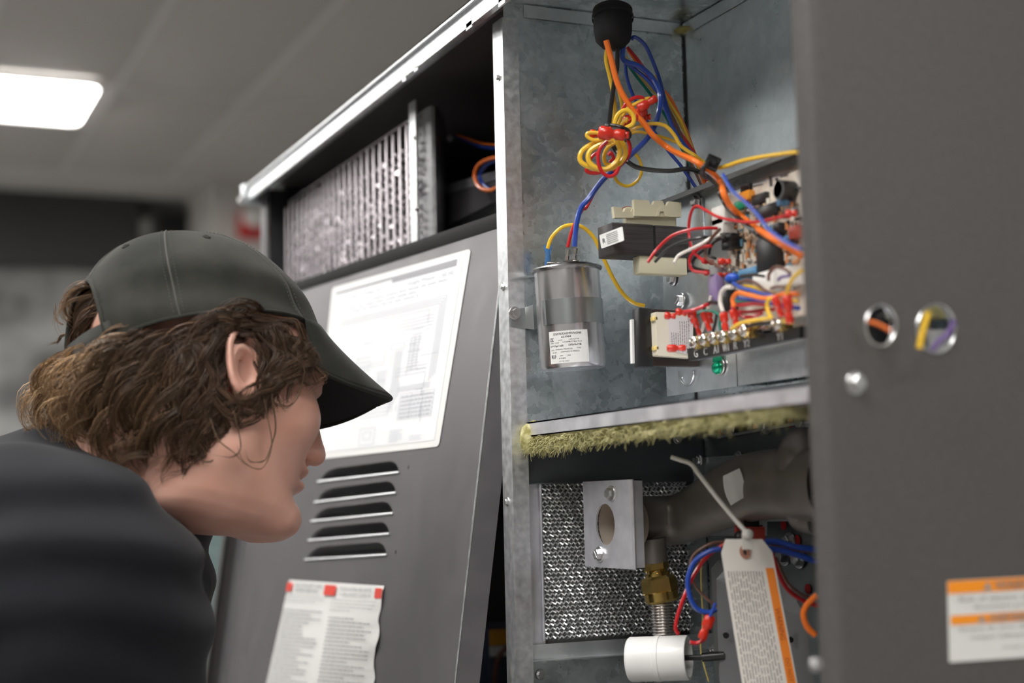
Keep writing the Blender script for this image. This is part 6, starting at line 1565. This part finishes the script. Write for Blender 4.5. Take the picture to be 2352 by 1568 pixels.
# the bun through the cap opening
bun = [
 ([(262,690,1.19),(230,665,1.185),(195,680,1.185),(165,720,1.19),(170,760,1.195)],90,.005,.008,.004,DARK,(.28,.17,.09)),
 ([(265,700,1.185),(235,700,1.175),(200,710,1.175),(180,745,1.18),(200,780,1.19)],90,.006,.007,.004,DARK,(.16,.09,.05)),
 ([(262,670,1.19),(240,680,1.18),(215,730,1.178),(190,790,1.185),(180,820,1.19)],70,.005,.007,.004,DARK,(.12,.07,.04)),
 ([(255,700,1.20),(225,720,1.20),(190,730,1.205),(165,760,1.205)],70,.006,.008,.005,(.08,.05,.03),RIM_GOLD),
]
for path, n, w0, w1, curl, c0_, c1_ in bun: lock(path, n, w0, w1, curl, c0_, c1_)
for path in ([(640,775,1.125),(690,790,1.128),(722,830,1.13),(722,870,1.135),(700,905,1.135)],[(660,790,1.125),(700,810,1.128),(715,850,1.13),(690,890,1.13)],[(630,780,1.125),(670,800,1.125),(690,850,1.125),(670,900,1.125),(630,925,1.12)]): lock(path, 45, .003, .004, .004, DARK, (.13,.075,.042))
# fine loose wisps
wisps = [
 ([(620,850,1.118),(628,930,1.112),(632,1000,1.112),(610,1050,1.113),(580,1060,1.114),(560,1020,1.114)],5,.0008,.0012,.001),
 ([(600,880,1.118),(615,960,1.112),(625,1030,1.112),(600,1075,1.113),(565,1065,1.114),(545,1020,1.116)],5,.0008,.0012,.001),
 ([(520,900,1.12),(545,970,1.113),(550,1020,1.112),(530,1050,1.114),(490,1040,1.118)],5,.0008,.0015,.001),
 ([(480,960,1.12),(500,1010,1.116),(540,1040,1.114),(560,1075,1.114)],4,.0008,.001,.001),
 ([(440,1020,1.13),(460,1050,1.128),(480,1058,1.128),(492,1056,1.128)],6,.001,.001,.001),
 ([(660,800,1.124),(700,850,1.124),(690,890,1.124),(650,930,1.118),(620,925,1.115)],8,.001,.002,.002),
 ([(180,790,1.19),(140,760,1.20),(110,770,1.20),(90,790,1.20)],8,.002,.004,.003),
 ([(160,850,1.19),(120,830,1.20),(90,850,1.20),(70,890,1.20),(80,920,1.20)],12,.003,.006,.004),
 ([(150,740,1.20),(130,720,1.21),(140,690,1.21)],6,.002,.003,.002),
 ([(120,900,1.21),(85,920,1.22),(80,960,1.22),(95,1000,1.22)],14,.003,.006,.004),
]
for path, n, w0, w1, curl in wisps: lock(path, n*2, w0, w1, curl, MIDC, (.16,.10,.055), r=.00020)
me = bpy.data.meshes.new('hair'); me.from_pydata(hv, [], hf)
ca = me.color_attributes.new('tint', 'FLOAT_COLOR', 'POINT'); ca.data.foreach_set('color', np.array(hcol, dtype=np.float32).ravel())
HM = P('hair_brown', (.1,.05,.03), .42, Specular_IOR_Level=.45); N_, L_, b_ = nodes_of(HM)
at_ = N_.new('ShaderNodeAttribute'); at_.attribute_name = 'tint'; L_.new(at_.outputs['Color'], b_.inputs['Base Color'])
hair = mobj('hair', me, HM, person, label='curly brown hair with lighter ends and painted rim glow at the back')
# under-volume so that the scalp does not show
g4 = .004; cs4 = [at(470,860,1.16), at(400,900,1.17), at(330,930,1.18), at(260,900,1.195), at(190,900,1.21), at(420,980,1.17), at(330,1000,1.18)]
loh = [min(p[i] for p in cs4)-.08 for i in range(3)]; hih = [max(p[i] for p in cs4)+.08 for i in range(3)]
X = grid(loh, hih, g4); b = None
for (px, py, dp, r_) in ((480,830,1.17,.030),(430,880,1.165,.030),(360,900,1.17,.036),(280,890,1.18,.034),(210,890,1.20,.030),(160,915,1.215,.022),(430,970,1.17,.026),(360,1000,1.175,.026),(420,1035,1.17,.018),(270,960,1.185,.026),(200,950,1.20,.022),(350,800,1.19,.035),(262,735,1.20,.020),(330,1015,1.185,.024),(385,1050,1.175,.020),(250,1000,1.20,.020),(430,1000,1.165,.022),(195,1005,1.20,.022)):
    q = capsule(X, at(px,py,dp), at(px,py,dp)+F*.05, r_, r_); b = q if b is None else smin(b, q, .015)
nz = .0035*np.sin(X[0]*260+np.sin(X[2]*180)*1.4)*np.sin(X[2]*230+X[1]*160)
vh, fh_ = nets(b+nz, loh, g4); me, _ = fastmesh('hair_core', relax(vh, fh_, 1), fh_)
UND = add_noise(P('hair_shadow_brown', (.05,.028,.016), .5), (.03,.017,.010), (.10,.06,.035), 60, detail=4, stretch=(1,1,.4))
mobj('hair_core', me, UND, hair)
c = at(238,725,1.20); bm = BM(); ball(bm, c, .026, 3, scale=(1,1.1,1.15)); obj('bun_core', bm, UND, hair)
